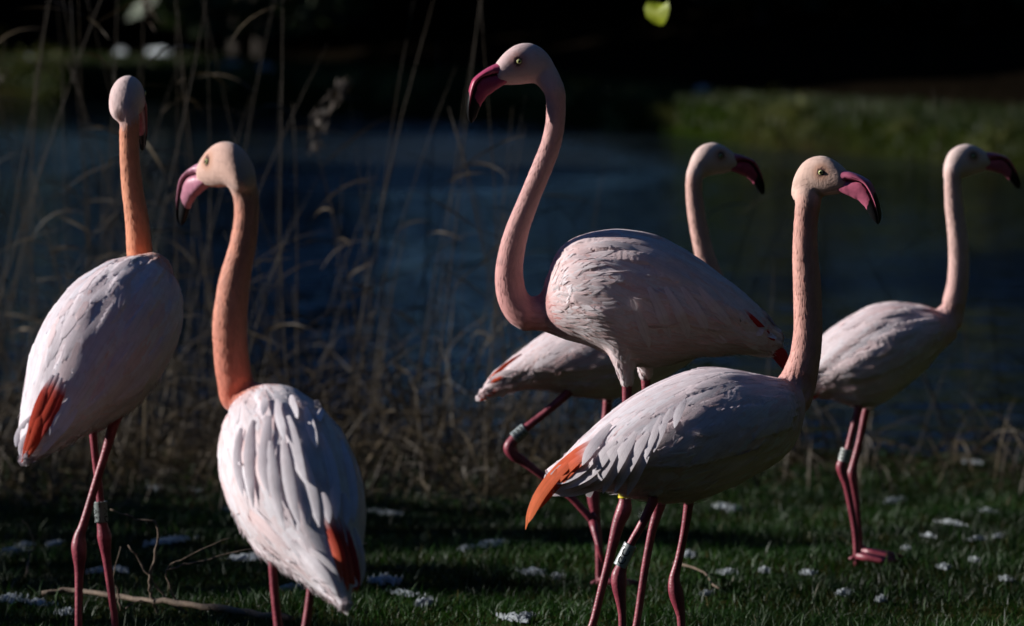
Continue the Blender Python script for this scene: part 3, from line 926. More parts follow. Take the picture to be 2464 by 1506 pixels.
flamingo('pale flamingo facing right with orange tail feathers and grey leg ring lettered GCJ', Y, (1, 0, 0), ribs, neck, (1975.5, 413.3, Y + .06, R(-30), R(12), .97), legsE, P_E, 1570, thE,
         dict(tilt=.6, contour=1700, down=700, droop=.75, flight=6, fu=.76, fth0=14, fthd=8, flen=.215, fdroop=3.2, tlen=.10), seed=5, extra=XE)

def generic_ribs(center, fwd, scale, wscale=1.0):
    fwd = Vector(fwd).normalized()
    lv = Vector((-fwd.y, fwd.x, 0)).normalized()
    upv = fwd.cross(lv)
    if upv.z < 0: upv = -upv
    return [(center + (fwd * x + upv * t) * scale, center + (fwd * x + upv * b) * scale, lv, w * scale * wscale) for x, t, b, w in BODY], upv, lv

XB = ff('tail', P_B, (26, (700, 1300), (740, 1340), (780, 1385), (810, 1430)), (24, (745, 1320), (785, 1360), (822, 1402)), (26, (850, 1270), (862, 1320), (868, 1370), (866, 1410))) \
   + ff('dark', P_B, (20, (800, 1220), (815, 1270), (826, 1320), (832, 1360)), (24, (825, 1250), (838, 1300), (850, 1350), (858, 1396), (858, 1428))) + ff('red', P_B, (24, (790, 1232), (806, 1290), (820, 1340), (830, 1385), (838, 1422)), (20, (778, 1240), (796, 1295), (812, 1345), (822, 1400)), (22, (808, 1240), (822, 1300), (836, 1350), (846, 1400), (850, 1426))) \
   + ff('long', P_B, (34, (770, 1040), (790, 1110), (805, 1180), (812, 1240)), (30, (820, 1060), (838, 1130), (848, 1200), (850, 1260)), (32, (715, 1060), (735, 1130), (752, 1200), (768, 1268)), (30, (680, 1060), (690, 1130), (702, 1200), (722, 1270)), (28, (650, 1060), (655, 1130), (665, 1200), (682, 1262)),
                     (24, (580, 1030), (572, 1085), (574, 1140), (585, 1195)), (27, (610, 1010), (600, 1070), (600, 1140), (610, 1222)), (30, (648, 1000), (640, 1060), (634, 1130), (648, 1195)), (32, (692, 1000), (702, 1050), (716, 1110), (738, 1168)), (24, (735, 978), (742, 1010), (752, 1045), (762, 1078)), (22, (665, 960), (670, 1000), (678, 1030), (683, 1060)), (20, (636, 955), (636, 975), (632, 1000)), (20, (760, 962), (768, 990), (770, 1015)), (20, (700, 950), (706, 980), (716, 1006)), (26, (800, 1170), (806, 1210), (808, 1252)), (24, (776, 1185), (785, 1222), (792, 1258)), (24, (825, 1185), (832, 1222), (834, 1264)))
# --- B: front left bird, seen from behind, facing away to the left
Y = 10.9
fw = Vector((-.30, .78, .55)).normalized()
cB = at(703, 1150, Y)
ribs, upv, lv = generic_ribs(cB, fw, .93, .90)
dY = .17
neck = [(cB + fw * .13, .075), (cB + fw * .185 + upv * .005, .055)] + px_line([(577, 958, 47), (565, 914, 43.5), (559, 880, 43), (554.7, 840, 42), (553, 800, 42.5), (553.9, 760, 42), (558.6, 720, 40.5), (563.4, 680, 38.5), (572, 640, 35.5), (582, 600, 33), (589, 560, 31.5), (593.4, 520, 30), (592.6, 480, 30.5), (588, 455, 33)], Y + dY)
legsB = [leg([(650, 1290, 14), (654, 1330, 11), (660, 1419, 10.3), (669, 1503, 11), (672, 1525, 15), (671, 1550, 18), (666, 1590, 13), (660, 1680, 10)], Y, foot_px=655),
         leg([(760, 1310, 13), (753, 1360, 10.5), (745, 1440, 10), (736, 1506, 11), (733, 1535, 15), (733, 1560, 18), (733, 1600, 12), (735, 1690, 10)], Y + .05, foot_px=738)]
thB = [px_line([(640, 1180, 75), (646, 1250, 38), (650, 1290, 18), (652, 1318, 13)], Y), px_line([(745, 1200, 60, .05), (758, 1270, 32, .05), (758, 1320, 14, .05)], Y)]
flamingo('flamingo turned away with orange pink neck, white back and thick drooping wing feathers', Y, fw, ribs, neck, (497, 386.5, Y + dY, R(137), R(2), .98), legsB, P_B, 700, thB,
         dict(tilt=.2, contour=1300, down=600, droop=.22, flight=5, fu=.70, fth0=30, fthd=9, flen=.17, fdroop=2.5, tail=0), seed=8, extra=XB)

XA = ff('tail', P_A, (27, (80, 1000), (58, 1030), (45, 1055), (38, 1075)), (24, (72, 1040), (57, 1068), (47, 1096)), (28, (160, 1005), (135, 1038), (108, 1072), (85, 1103)), (32, (170, 958), (152, 988), (132, 1018), (118, 1048)), (26, (185, 985), (160, 1015), (130, 1050), (105, 1085))) \
   + ff('dark', P_A, (22, (158, 925), (140, 965), (120, 1010), (100, 1052))) + ff('red', P_A, (20, (118, 915), (98, 960), (80, 1010), (66, 1052)), (24, (148, 908), (130, 960), (105, 1015), (85, 1065), (66, 1102)), (24, (128, 902), (106, 955), (86, 1010), (68, 1062), (54, 1098)), (22, (140, 897), (120, 950), (96, 1010), (76, 1065), (51, 1113)))
# --- A: left bird, seen from behind, facing away to the right
Y = 11.6
fw = Vector((.41, .70, .58)).normalized()
cA = at(250, 822, Y)
ribs, upv, lv = generic_ribs(cA, fw, .90, .97)
dY = .2
neck = [(cA + fw * .13, .075), (cA + fw * .19, .052)] + px_line([(347, 690, 38), (339.5, 639, 33.5), (335, 595, 31.5), (329, 527, 29), (319, 459, 26.5), (312.5, 391, 24.5), (310.8, 324, 24), (311, 285, 25.5)], Y + dY)
legsA = [leg([(285, 985, 16), (274.7, 1016, 13.5), (255, 1085, 10.5), (233.5, 1153, 9.8), (202.6, 1256, 10.5), (192, 1288, 14), (190, 1312, 18.5), (191, 1338, 17), (191, 1365, 12.5), (190, 1400, 10), (189, 1503, 9)], Y - .04, foot_px=188),
         leg([(216, 975, 12), (219.7, 1000, 10.5), (230.7, 1108, 9.5), (240, 1188, 9.5), (243, 1240, 11), (247, 1268, 14), (251, 1290, 17.5), (253, 1312, 15), (257.5, 1349, 11), (271, 1452, 9), (277, 1503, 9)], Y + .05, foot_px=290,
             ring=(244, 1256, 241.5, 1206, 16.2, (.20, .23, .22), 'GAT', .0205, (R(150), R(50))))]
thA = [px_line([(300, 900, 70), (292, 960, 36), (284, 1000, 17)], Y - .04), px_line([(225, 890, 60), (218, 950, 26), (217, 985, 13)], Y + .05)]
flamingo('flamingo seen from behind beside the reeds, bright red feathers at its tail, ring lettered GAT', Y, fw, ribs, neck, (313.5, 222, Y + dY + .06, R(80), R(4), .97), legsA, P_A, 235, thA,
         dict(tilt=.25, contour=1300, down=700, droop=.18, flight=6, fu=.76, fth0=10, fthd=12, flen=.17, fdroop=1.2, tail=0), seed=12, extra=XA)

XD = ff('tail', P_D, (22, (1240, 892), (1205, 905), (1172, 921)), (22, (1235, 918), (1198, 932), (1166, 951)), (20, (1220, 935), (1195, 945), (1170, 958))) + ff('red', P_D, (13, (1255, 852), (1225, 874), (1195, 897), (1176, 912)), (14, (1205, 932), (1178, 948), (1153, 965)), (10, (1212, 905), (1192, 915), (1180, 922)))
# --- D: bird behind the tall one, one leg raised, facing right
Y = 14.5
ribs = px_ribs([(1715, 720, 1735, 800, .045), (1685, 700, 1705, 840, .082), (1630, 688, 1648, 885, .11), (1570, 690, 1580, 925, .124), (1510, 700, 1515, 955, .13), (1440, 728, 1432, 964, .125), (1375, 765, 1362, 952, .11),
                (1312, 803, 1302, 940, .088), (1262, 845, 1255, 938, .062), (1215, 886, 1218, 942, .036), (1182, 914, 1186, 950, .018), (1158, 948, 1160, 960, .006)], Y, .1, 1450)
neck = px_line([(1640, 770, 65), (1690, 765, 48), (1722, 735, 33), (1722, 700, 28), (1711, 660, 25.5), (1697, 620, 24), (1687, 580, 23), (1679, 540, 22), (1673, 500, 21.5), (1669, 460, 20.5), (1671, 422, 21)], Y)
legsD = [leg([(1375, 930, 13), (1361, 950, 11), (1305, 998, 9.5), (1249, 1042, 10), (1234, 1060, 13), (1226, 1078, 15.5), (1238, 1096, 14), (1262, 1112, 11), (1304, 1144, 9), (1366, 1190, 8.5), (1397, 1221, 9), (1425, 1252, 9.5)], Y - .06, hang=(.25, 0, -1),
             ring=(1236, 1054, 1264, 1031, 15, (.30, .34, .34), None, 0, (R(40), R(100), R(160)))),
         leg([(1462, 960, 12), (1458, 996, 10), (1445, 1090, 9.5), (1430, 1165, 11), (1427, 1190, 15), (1429, 1212, 14), (1433, 1240, 10.5), (1440, 1305, 9), (1441, 1402, 8.5)], Y + .05, foot_px=1441)]
thD = [px_line([(1400, 890, 55, -.06), (1382, 925, 30, -.06), (1368, 944, 15, -.06)], Y), px_line([(1470, 890, 55, .05), (1464, 945, 28, .05), (1461, 970, 14, .05)], Y)]
flamingo('flamingo half hidden behind the tallest one, one ringed leg lifted and bent backwards', Y, (1, 0, 0), ribs, neck, (1734, 373.4, Y, R(12), R(13), .92), legsD, P_D, 1440, thD,
         dict(contour=900, down=500, droop=.4, flight=5, fu=.74, fth0=20, fthd=11, flen=.20, fdroop=.6, tail=0), seed=21, extra=XD)

XF = ff('red', P_F, (16, (1985, 930), (1962, 950), (1942, 962)))
# --- F: farthest bird at the right, facing right
Y = 15.2
ribs = px_ribs([(2290, 742, 2305, 815, .05), (2250, 742, 2268, 848, .085), (2205, 734, 2220, 896, .108), (2144, 728, 2150, 956, .126), (2091, 739, 2095, 982, .128), (2046, 763, 2048, 982, .118), (2008, 788, 2010, 966, .100),
                (1977, 815, 1982, 958, .078), (1950, 845, 1955, 955, .052), (1925, 880, 1930, 955, .030), (1905, 920, 1908, 960, .012)], Y, .1, 2100)
neck = px_line([(2235, 795, 52), (2272, 776, 42), (2290, 742, 31), (2298, 712, 28), (2304, 680, 26.5), (2306.5, 634, 25.4), (2304.5, 581, 24.5), (2298.5, 528, 22.8), (2294, 490, 22), (2291, 437, 20.5), (2292, 412, 21)], Y)
legsF = [leg([(2072, 960, 12), (2064.8, 985, 10), (2050, 1040, 8.5), (2036, 1094, 8.5), (2027, 1112, 12), (2024, 1124, 13), (2029, 1145, 11), (2038, 1175, 9), (2057, 1279, 8), (2061, 1360, 7.5)], Y - .04, foot_px=2061,
             ring=(2029, 1110, 2037, 1080, 14, (.42, .45, .42), None, 0, (R(40), R(100), R(160)))),
         leg([(2088, 970, 12), (2082, 993, 10), (2068, 1060, 8.5), (2053, 1120, 10), (2050, 1140, 13), (2053, 1165, 11), (2060, 1210, 8.5), (2070, 1320, 7.5)], Y + .08, foot_px=2074)]
thF = [px_line([(2085, 920, 50, -.04), (2077, 955, 27, -.04), (2071, 978, 14, -.04)], Y), px_line([(2095, 920, 50, .08), (2091, 960, 26, .08), (2087, 984, 13, .08)], Y)]
flamingo('slim pale flamingo standing apart by the water, grey ring on one dark red leg', Y, (1, .1, 0), ribs, neck, (2341.6, 375, Y, R(10), R(20), .95), legsF, P_F, 2065, thF,
         dict(contour=900, down=400, droop=.5, flight=5, fu=.74, fth0=25, fthd=10, flen=.17, fdroop=1.5), seed=33, extra=XF)
# ------------------------------------------------------------------ woods around the pond, some trees added for their shade
def crown_mesh(h, r, n, seed, conic=True, cols=((.018, .035, .012), (.045, .07, .022))):
    g = np.random.default_rng(seed)
    z = g.random(n) ** 0.85
    prof = (np.sin(np.pi * np.clip(z * 0.86 + 0.10, 0, 1)) ** 0.7) if not conic else (1 - z) ** 0.75 * (0.55 + 0.45 * np.minimum(1, z * 7))
    ang = g.random(n) * 2 * np.pi
    lob = 1 + 0.18 * np.sin(ang * 3 + z * 11 + seed) + 0.12 * np.sin(ang * 5 - z * 17)
    rad = r * prof * lob * np.sqrt(g.uniform(0.35, 1.0, n))
    c = np.stack([rad * np.cos(ang), rad * np.sin(ang), h * (0.06 + 0.94 * z)], -1)
    s = g.uniform(0.18, 0.42, n)[:, None] * (h / 11)
    u = g.normal(size=(n, 3)); u /= np.linalg.norm(u, axis=1)[:, None]
    w = g.normal(size=(n, 3)); w -= (w * u).sum(1)[:, None] * u; w /= np.linalg.norm(w, axis=1)[:, None]
    V = np.stack([c - u * s, c + w * s * .55, c + u * s, c - w * s * .55], 1).reshape(-1, 3)
    a = Acc()
    a.v = V.tolist(); a.f = np.arange(n * 4).reshape(-1, 4).tolist(); a.uv = [(0, 0)] * (n * 4)
    t = g.random(n)[:, None]
    cc = np.array(cols[0]) * (1 - t) + np.array(cols[1]) * t
    a.c = np.repeat(cc, 4, 0).tolist()
    return a
def tree_protos():
    out = []
    for i, (h, r, n) in enumerate(((13, 3.4, 3600), (11, 3.0, 3000), (15, 3.8, 4200))):
        t = Acc()
        zz = np.linspace(0, h * .9, 7)
        t.tube([(0.08 * math.sin(z + i), 0.08 * math.cos(z * 1.3), z) for z in zz], [0.26 * (1 - 0.9 * z / (h * .92)) + .02 for z in zz], 10, (.05, .038, .028))
        for k in range(26):
            z = h * (.08 + .8 * k / 26); an = k * 2.4; L = r * .8 * (1 - z / h) + .3
            t.tube([(0, 0, z), (math.cos(an) * L * .5, math.sin(an) * L * .5, z + .1), (math.cos(an) * L, math.sin(an) * L, z - .1)], [.06, .04, .015], 5, (.05, .038, .028))
        out.append((t, crown_mesh(h, r, n, 40 + i)))
    return out
PROT = []
for t, c in tree_protos():
    tr = t.build('trunk', M['bark']); cr = c.build('crown', M['leaf'], smoothed=False)
    PROT.append((tr.data, cr.data))
    bpy.data.objects.remove(tr); bpy.data.objects.remove(cr)
def tree(x, y, k, s, label, group):
    e = empty('evergreen_tree', (x, y, float(ground_z(x, y)) - .05))
    e.rotation_euler = (0, 0, rnd.uniform(0, 6.28)); e.scale = (s, s, s * rnd.uniform(.92, 1.1))
    for nm, me in zip(('trunk', 'crown'), PROT[k]):
        o = bpy.data.objects.new(nm, me); COL.objects.link(o); o.parent = e
    setp(e, label, 'tree', group)
rnd.seed(77)
LB = {'left': ('dark evergreen tree shading the pond from the sunny side', 'evergreens on the sunny side'),
      'right': ('unseen dark evergreen tree added on the shaded side of the pond to cut skylight', 'added evergreens on the shaded side'),
      'far': ('dark evergreen tree on the slope beyond the far bank', 'evergreens beyond the far bank'),
      'near': ('unseen dark evergreen tree added behind the lawn to cut skylight', 'added evergreens at the back of the lawn')}
def put(kind, x, y): tree(x, y, rnd.randrange(3), rnd.uniform(.9, 1.15), *LB[kind])
for row, x0 in enumerate((-13.5, -18.5)):
    y = 24.0 + row * 1.0
    while y < 74:
        gap = (56.4 < y < 60.8) or (44.2 < y < 52.2)  # openings shaped to let strips of sun onto the far bank
        if not gap: put('left', x0 + rnd.uniform(-.8, .8), y)
        y += rnd.uniform(2.6, 3.4)
for row, x0 in enumerate((9.5, 14.5)):  # unseen trees added to reduce light from the right
    y = -4 + row * 1.5
    while y < 74:
        if not (17.5 < y < 40 and x0 < 12): put('right', x0 + rnd.uniform(-.6, .6) + (3.5 if y > 40 else 0), y)
        y += rnd.uniform(2.8, 3.8) * (1 if y < 38 else 1.8)
for row, y0 in enumerate((68, 73)):
    x = -14 + row * 1.5
    while x < 16:
        if not (-3.6 < x < 1.5) and not (row and x > 2): put('far', x, y0 + rnd.uniform(-1, 1) - .6 * x * .5)
        x += rnd.uniform(2.6, 3.6)
for row, y0 in enumerate((-5.5, -10)):  # unseen trees added behind the camera to reduce skylight
    x = -13 + row * 1.7
    while x < 14:
        put('near', x, y0 + rnd.uniform(-.6, .6)); x += rnd.uniform(2.8, 3.6)
for x, y in ((2.2, 54.2), (3.8, 52.0), (5.4, 50.2), (7.2, 47.8), (-3.4, 63.5), (-6, 64.5), (2.6, 60), (4.5, 58), (-9, 63)):  # small trees added to shade and darken the slope
    tree(x, y, rnd.randrange(3), rnd.uniform(.26, .36), 'low young evergreen added to shade the slope just behind the far bank', 'added young evergreens behind the far bank')
for x, y in ((1.9, 57.4), (5.2, 56.0)): put('far', x, y)  # two added trees keep the sun off the slope
for x, y, q in ((-2.4, 57.4, .5), (-2.7, 59.6, .55), (-2.2, 55.6, .42), (-2.5, 61.6, .6)):  # added sun blockers at the end of the lit bank
    tree(x, y, 1, q, 'half grown evergreen added to block sun where the lit strip of the far bank ends', 'half grown evergreens added as sun blockers')
for x, y in ((-12, -2), (-12.5, 1.5), (-12, 5), (-16, 3.2)): put('near', x, y)  # more unseen trees added with the ones behind the camera

rnd.seed(123)
HED = []
for i in range(3):
    c = crown_mesh(3.75, 1.25, 1000, 60 + i, False, ((.03, .022, .012), (.06, .04, .02)))
    o = c.build('foliage', M['leaf'], smoothed=False); HED.append(o.data); bpy.data.objects.remove(o)
    t = Acc()
    for k in range(9):
        an = k * .7; L = rnd.uniform(.4, 1.0)
        t.tube([(0, 0, 0), (math.cos(an) * L * .5, math.sin(an) * L * .5, 1.5), (math.cos(an) * L, math.sin(an) * L, 3.2)], [.035, .024, .006], 5, (.06, .045, .035))
    o = t.build('stems', M['bark']); HED.append(o.data); bpy.data.objects.remove(o)
y = 9.2
while y < 19.5:  # unseen shrub row added to put the lawn in broken shade
    e_ = empty('shading_shrub', (-10.2 + rnd.uniform(-.3, .3), y, -.05)); k = rnd.randrange(3); s_ = rnd.uniform(.86, 1.06)
    e_.scale = (1, 1, s_); e_.rotation_euler = (0, 0, rnd.uniform(0, 6.28))
    for nm, me_ in (('foliage', HED[2 * k]), ('stems', HED[2 * k + 1])):
        o = bpy.data.objects.new(nm, me_); COL.objects.link(o); o.parent = e_
    setp(e_, 'unseen brown leaved shrub added on the sunny side to shade the lawn', 'shrub', 'added shade shrubs on the sunny side')
    y += rnd.uniform(1.0, 1.5)
# ------------------------------------------------------------------ grass
def blades(name, X, Y, H, W, lean, cols, mat, label, cat, seg=2, z_off=-.004):
    n = len(X)
    Z = ground_z(X, Y) + z_off
    an = npr.random(n) * 2 * np.pi
    fx, fy = np.cos(an), np.sin(an)
    la = npr.random(n) * 2 * np.pi
    V = []
    ts = np.linspace(0, 1, seg + 1)
    for i, t in enumerate(ts):
        bend = lean * H * t * t
        cx = X + np.cos(la) * bend; cy = Y + np.sin(la) * bend; cz = Z + H * t * (1 - .25 * np.minimum(1, lean) * t)
        w = W * (1 - t ** 1.5 * .96) * .5
        V.append(np.stack([cx - fx * w, cy - fy * w, cz], -1)); V.append(np.stack([cx + fx * w, cy + fy * w, cz], -1))
    V = np.stack(V, 1)                     # n, 2(seg+1), 3
    k = 2 * (seg + 1)
    quads = np.array([[2 * i, 2 * i + 1, 2 * i + 3, 2 * i + 2] for i in range(seg)])
    F = (np.arange(n)[:, None, None] * k + quads[None]).reshape(-1, 4)
    me = bpy.data.meshes.new(name)
    nv, nf = n * k, len(F)
    me.vertices.add(nv); me.vertices.foreach_set('co', V.astype(np.float32).ravel())
    me.loops.add(nf * 4); me.loops.foreach_set('vertex_index', F.astype(np.int32).ravel())
    me.polygons.add(nf); me.polygons.foreach_set('loop_start', np.arange(0, nf * 4, 4, dtype=np.int32))
    me.polygons.foreach_set('use_smooth', np.ones(nf, dtype=bool))
    me.update(); me.validate()
    ca = me.color_attributes.new('Col', 'FLOAT_COLOR', 'POINT')
    cc = np.ones((nv, 4), dtype=np.float32); cc[:, :3] = np.repeat(cols, k, 0)
    ca.data.foreach_set('color', cc.ravel())
    me.materials.append(mat)
    o = bpy.data.objects.new(name, me); COL.objects.link(o)
    return setp(o, label, cat, kind='stuff')
def gcols(n, base=((.005, .022, .002), (.019, .060, .004), (.07, .06, .02)), dry=.06):
    t = npr.random(n)[:, None]
    c = np.array(base[0]) * (1 - t) + np.array(base[1]) * t
    d = npr.random(n) < dry
    c[d] = np.array(base[2]) * npr.uniform(.7, 1.3, (d.sum(), 1))
    return c
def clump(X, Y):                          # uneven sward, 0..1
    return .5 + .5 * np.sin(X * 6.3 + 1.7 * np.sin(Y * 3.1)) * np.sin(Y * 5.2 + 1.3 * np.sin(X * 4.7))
N = 260000
Yg = 12.2 + 7.6 * npr.random(N) ** 1.15
Xg = npr.uniform(-1, 1, N) * (1.25 + .085 * Yg)
cl = clump(Xg, Yg)
Hg = (.014 + .034 * cl * npr.random(N) + .012 * npr.random(N)) * (1 - .3 * smooth(17.5, 19.8, Yg))
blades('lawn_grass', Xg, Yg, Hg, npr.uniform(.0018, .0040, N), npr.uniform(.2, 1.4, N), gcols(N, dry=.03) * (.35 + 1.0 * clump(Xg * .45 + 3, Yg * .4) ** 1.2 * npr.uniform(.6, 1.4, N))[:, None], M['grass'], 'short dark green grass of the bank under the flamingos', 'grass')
N = 60000
Yg = npr.uniform(9, 20.5, N); Xg = npr.uniform(-7, 7, N)
blades('rough_grass', Xg, Yg, npr.uniform(.02, .055, N), npr.uniform(.003, .007, N), npr.uniform(.1, .9, N), gcols(N), M['grass'], 'coarser grass spreading out to both sides of the bank', 'grass')
N = 45000                                 # far bank
Xg = npr.uniform(-9, 9, N); Yg = far_edge(Xg) + .25 * np.sin(Xg * 1.9) + .18 * np.sin(Xg * 4.7 + 2) + npr.random(N) ** 1.5 * 1.7 - .1
blades('bank_grass', Xg, Yg, npr.uniform(.03, .09, N), npr.uniform(.006, .014, N), npr.uniform(.1, .9, N), gcols(N, ((.010, .022, .003), (.028, .048, .006), (.07, .06, .02)), .1), M['grass'], 'mossy green grass along the top of the far bank', 'grass')

# ------------------------------------------------------------------ snow
def snow_meshes():
    out = []
    for k in range(6):
        a = Acc(); g = random.Random(90 + k)
        def lump(cx, cy, r, h, nr, na, off):
            cen = a.vert((cx, cy, h)); rows = []
            ph = [g.uniform(0, 6.28) for _ in range(4)]
            for i in range(1, nr + 1):
                row = []
                for j in range(na):
                    an = 2 * math.pi * j / na
                    ro = r * (1 + .25 * math.sin(2 * an + ph[0]) + .2 * math.sin(3 * an + ph[1]) + .16 * math.sin(5 * an + ph[2]) + .1 * math.sin(9 * an + ph[3]))
                    t = i / nr
                    x, y = cx + math.cos(an) * ro * t, cy + math.sin(an) * ro * t
                    z = h * (1 - t ** 2.5) * (.8 + .7 * noise.noise(Vector((x * 4.5, y * 4.5, k * 7 + off)))) - .25 * t ** 5
                    row.append(a.vert((x, y, z)))
                rows.append(row)
            for j in range(na): a.f.append((cen, rows[0][j], rows[0][(j + 1) % na]))
            for A, B in zip(rows[:-1], rows[1:]):
                for j in range(na): a.f.append((A[j], B[j], B[(j + 1) % na], A[(j + 1) % na]))
        lump(0, 0, .62, 1.0, 6, 22, 0)
        for q in range(5):
            an = g.uniform(0, 6.28); d = g.uniform(.35, .8)
            lump(math.cos(an) * d, math.sin(an) * d, g.uniform(.2, .42), g.uniform(.5, .9), 4, 14, q)
        for q in range(26):
            an = g.uniform(0, 6.28); d = g.uniform(.6, 1.35)
            lump(math.cos(an) * d, math.sin(an) * d, g.uniform(.04, .12), g.uniform(.3, .8), 2, 7, q)
        o = a.build('snow_patch', M['snow']); out.append(o.data); bpy.data.objects.remove(o)
    return out
SNOW = snow_meshes()
def ground_hit(px, py):
    y = 13.0
    for _ in range(30):
        p = at(px, py, y)
        dz = p.z - float(ground_z(p.x, y))
        y += dz / ((py + 300) / FPX) * .7
    return at(px, py, y)
def snow(px, py, w, far=False):
    p = ground_hit(px, py) if not far else far
    s = w * p.y / FPX * .5
    o = bpy.data.objects.new('snow_patch', rnd.choice(SNOW)); COL.objects.link(o)
    o.location = (p.x, p.y, float(ground_z(p.x, p.y)) + .012)
    o.scale = (s, s * rnd.uniform(1.8, 3.2), rnd.uniform(.007, .013) if not far else .05)
    o.rotation_euler = (0, 0, rnd.uniform(-.5, .5))
    setp(o, 'crust of old snow left in the far bank grass' if far else 'small patch of old snow left in the lawn grass', 'snow', 'snow patches on the far bank' if far else 'snow patches on the lawn')
rnd.seed(5)
for px, py, w in ((375, 1185, 46), (470, 1190, 26), (352, 1140, 24), (405, 1312, 66), (590, 1352, 78), (700, 1428, 62), (940, 1245, 44), (900, 1240, 26), (925, 1408, 78), (975, 1440, 50), (1020, 1462, 40), (30, 1338, 56),
                  (62, 1322, 30), (130, 1318, 34), (25, 1450, 70), (95, 1462, 56), (160, 1485, 50), (240, 1385, 40), (285, 1382, 36), (1235, 1500, 46), (1265, 1496, 34), (1285, 1388, 60), (1340, 1400, 30), (1180, 1318, 60), (1120, 1330, 30),
                  (1735, 1228, 40), (1765, 1236, 26), (2340, 1120, 40), (2440, 1015, 34), (2290, 1268, 40), (2375, 1240, 36), (2150, 1214, 34), (2350, 1308, 34), (2235, 1300, 22), (1655, 1345, 34), (1750, 1388, 46), (1840, 1385, 30), (2030, 1438, 36),
                  (2270, 1375, 32), (2345, 1360, 22), (2400, 1300, 26), (1945, 1390, 34), (560, 1235, 40), (640, 1180, 30), (1050, 1200, 26), (1560, 1250, 30), (2120, 1455, 26), (530, 1480, 30), (1700, 1440, 24), (2180, 1330, 22), (2420, 1405, 28)):
    snow(px, py, w)
for (px, Yv, w) in ((385, 56.4, 40), (290, 56.8, 20), (560, 54.6, 60), (640, 54.0, 40), (70, 57.0, 24), (1690, 48.2, 26), (1800, 46.6, 20)):
    q = at(px, 100, Yv); snow(px, 0, w, Vector((q.x, Yv, 0)))

# ------------------------------------------------------------------ reeds on the near shore
STRAW = ((.028, .019, .011), (.058, .04, .022), (.13, .095, .052))
def leaf_blade(a, p0, d, L, W, sag, col, n=7):
    d = Vector(d).normalized(); p = Vector(p0); rows = []
    tw = rnd.uniform(0, 3)
    for i in range(n):
        t = i / (n - 1)
        side = d.cross(Vector((0, 0, 1)))
        if side.length < .05: side = Vector((1, 0, 0))
        side.normalize(); up = side.cross(d)
        sv = side * math.cos(tw * t) + up * math.sin(tw * t)
        w = W * (.35 + .65 * math.sin(math.pi * min(1, t * .8 + .2))) * (1 - t ** 3 * .9) * .5
        rows.append((a.vert(p - sv * w, c=col), a.vert(p + sv * w, c=col)))
        d = (d + Vector((rnd.gauss(0, .04), rnd.gauss(0, .04), -sag / n * (1 + t)))).normalized()
        p = p + d * (L / (n - 1))
    for A, B in zip(rows[:-1], rows[1:]): a.f.append((A[0], A[1], B[1], B[0]))
def reed(x, y, h, lean, nleaf, plume, label, group, kink=0):
    z0 = float(ground_z(x, y)) - .03
    base = Vector((x, y, z0))
    r = empty('dry_reed', base)
    setp(r, label, 'reed', group)
    c = lerp3(STRAW[0], STRAW[1], rnd.random())
    pts = []; p = Vector((0, 0, 0)); d = Vector((lean[0], lean[1], 1)).normalized(); n = 8
    for i in range(n + 1):
        pts.append(p.copy())
        if kink and i == kink: d = Vector((math.copysign(1, lean[0] or 1) * rnd.uniform(.6, 1.2), rnd.gauss(0, .2), rnd.uniform(-.6, .15))).normalized()
        p = p + d * (h / n)
        d = (d + Vector((lean[0] * .09 + rnd.gauss(0, .02), lean[1] * .06, -.01))).normalized()
    a = Acc(); r0 = rnd.uniform(.0016, .0034)
    a.tube(pts, [r0 * (1 - .65 * i / n) for i in range(n + 1)], 6, c)
    a.build('stem', M['reed'], r)
    for k in range(nleaf):
        i = rnd.randrange(2, n)
        a = Acc(); an = rnd.choice((0, math.pi)) + rnd.gauss(0, .6)
        leaf_blade(a, pts[i], (math.cos(an), math.sin(an), rnd.uniform(-.2, 1.0)), rnd.uniform(.14, .36), rnd.uniform(.004, .008), rnd.uniform(.2, 1.8), lerp3(STRAW[1], STRAW[2], rnd.random()))
        a.build('leaf', M['reed'], r)
    if plume:
        a = Acc(); pc = (.07, .05, .035)
        top = pts[-1]
        for _ in range(70):
            t = rnd.random()
            q = top + Vector((plume * .11 * t + rnd.gauss(0, .012), rnd.gauss(0, .014), .05 - .2 * t * t + rnd.gauss(0, .012)))
            leaf_blade(a, q, (plume * .5 + rnd.gauss(0, .3), rnd.gauss(0, .3), -1 + rnd.gauss(0, .3)), .05, .007, .2, jit(pc, .3), 4)
        a.build('seed_head', M['reed'], r)
rnd.seed(31)
def xat(px, y): return at(px, 700, y).x
def reed_label(h, lean, nl, kk):
    size = 'knee high' if h < .75 else ('waist high' if h < 1.2 else 'very tall')
    lv_ = ('leafless', 'one leaved', 'two leaved', 'three leaved')[nl]
    post = 'snapped over' if kk else ('strongly leaning' if abs(lean[0]) > .2 else ('slightly leaning' if abs(lean[0]) > .08 else 'upright'))
    return f'{size} {lv_} dry reed, {post}, in the thicket at the pond edge', f'{size} {lv_} {post} reeds in the thicket'
for i in range(210):
    px = -160 + 1500 * (rnd.random() ** 1.2); y = rnd.uniform(18.2, 21.4)
    kk = rnd.random() < .33
    h_ = rnd.uniform(.55, 1.75) if not kk else rnd.uniform(.5, 1.1)
    le_ = (rnd.gauss(0, .16), rnd.gauss(0, .12)); nl_ = rnd.choice((1, 1, 2, 3))
    reed(xat(px, y), y, h_, le_, nl_, 0, *reed_label(h_, le_, nl_, kk), kink=rnd.randrange(3, 6) if kk else 0)
for i in range(34):
    px = rnd.uniform(1150, 2650); y = rnd.uniform(19.6, 21.8)
    reed(xat(px, y), y, rnd.uniform(.35, 1.25), (rnd.gauss(0, .25), rnd.gauss(0, .15)), rnd.choice((0, 1, 2)), 0, 'sparse dry reed standing in open water beyond the flamingos facing the far bank', 'sparse reeds in open water')
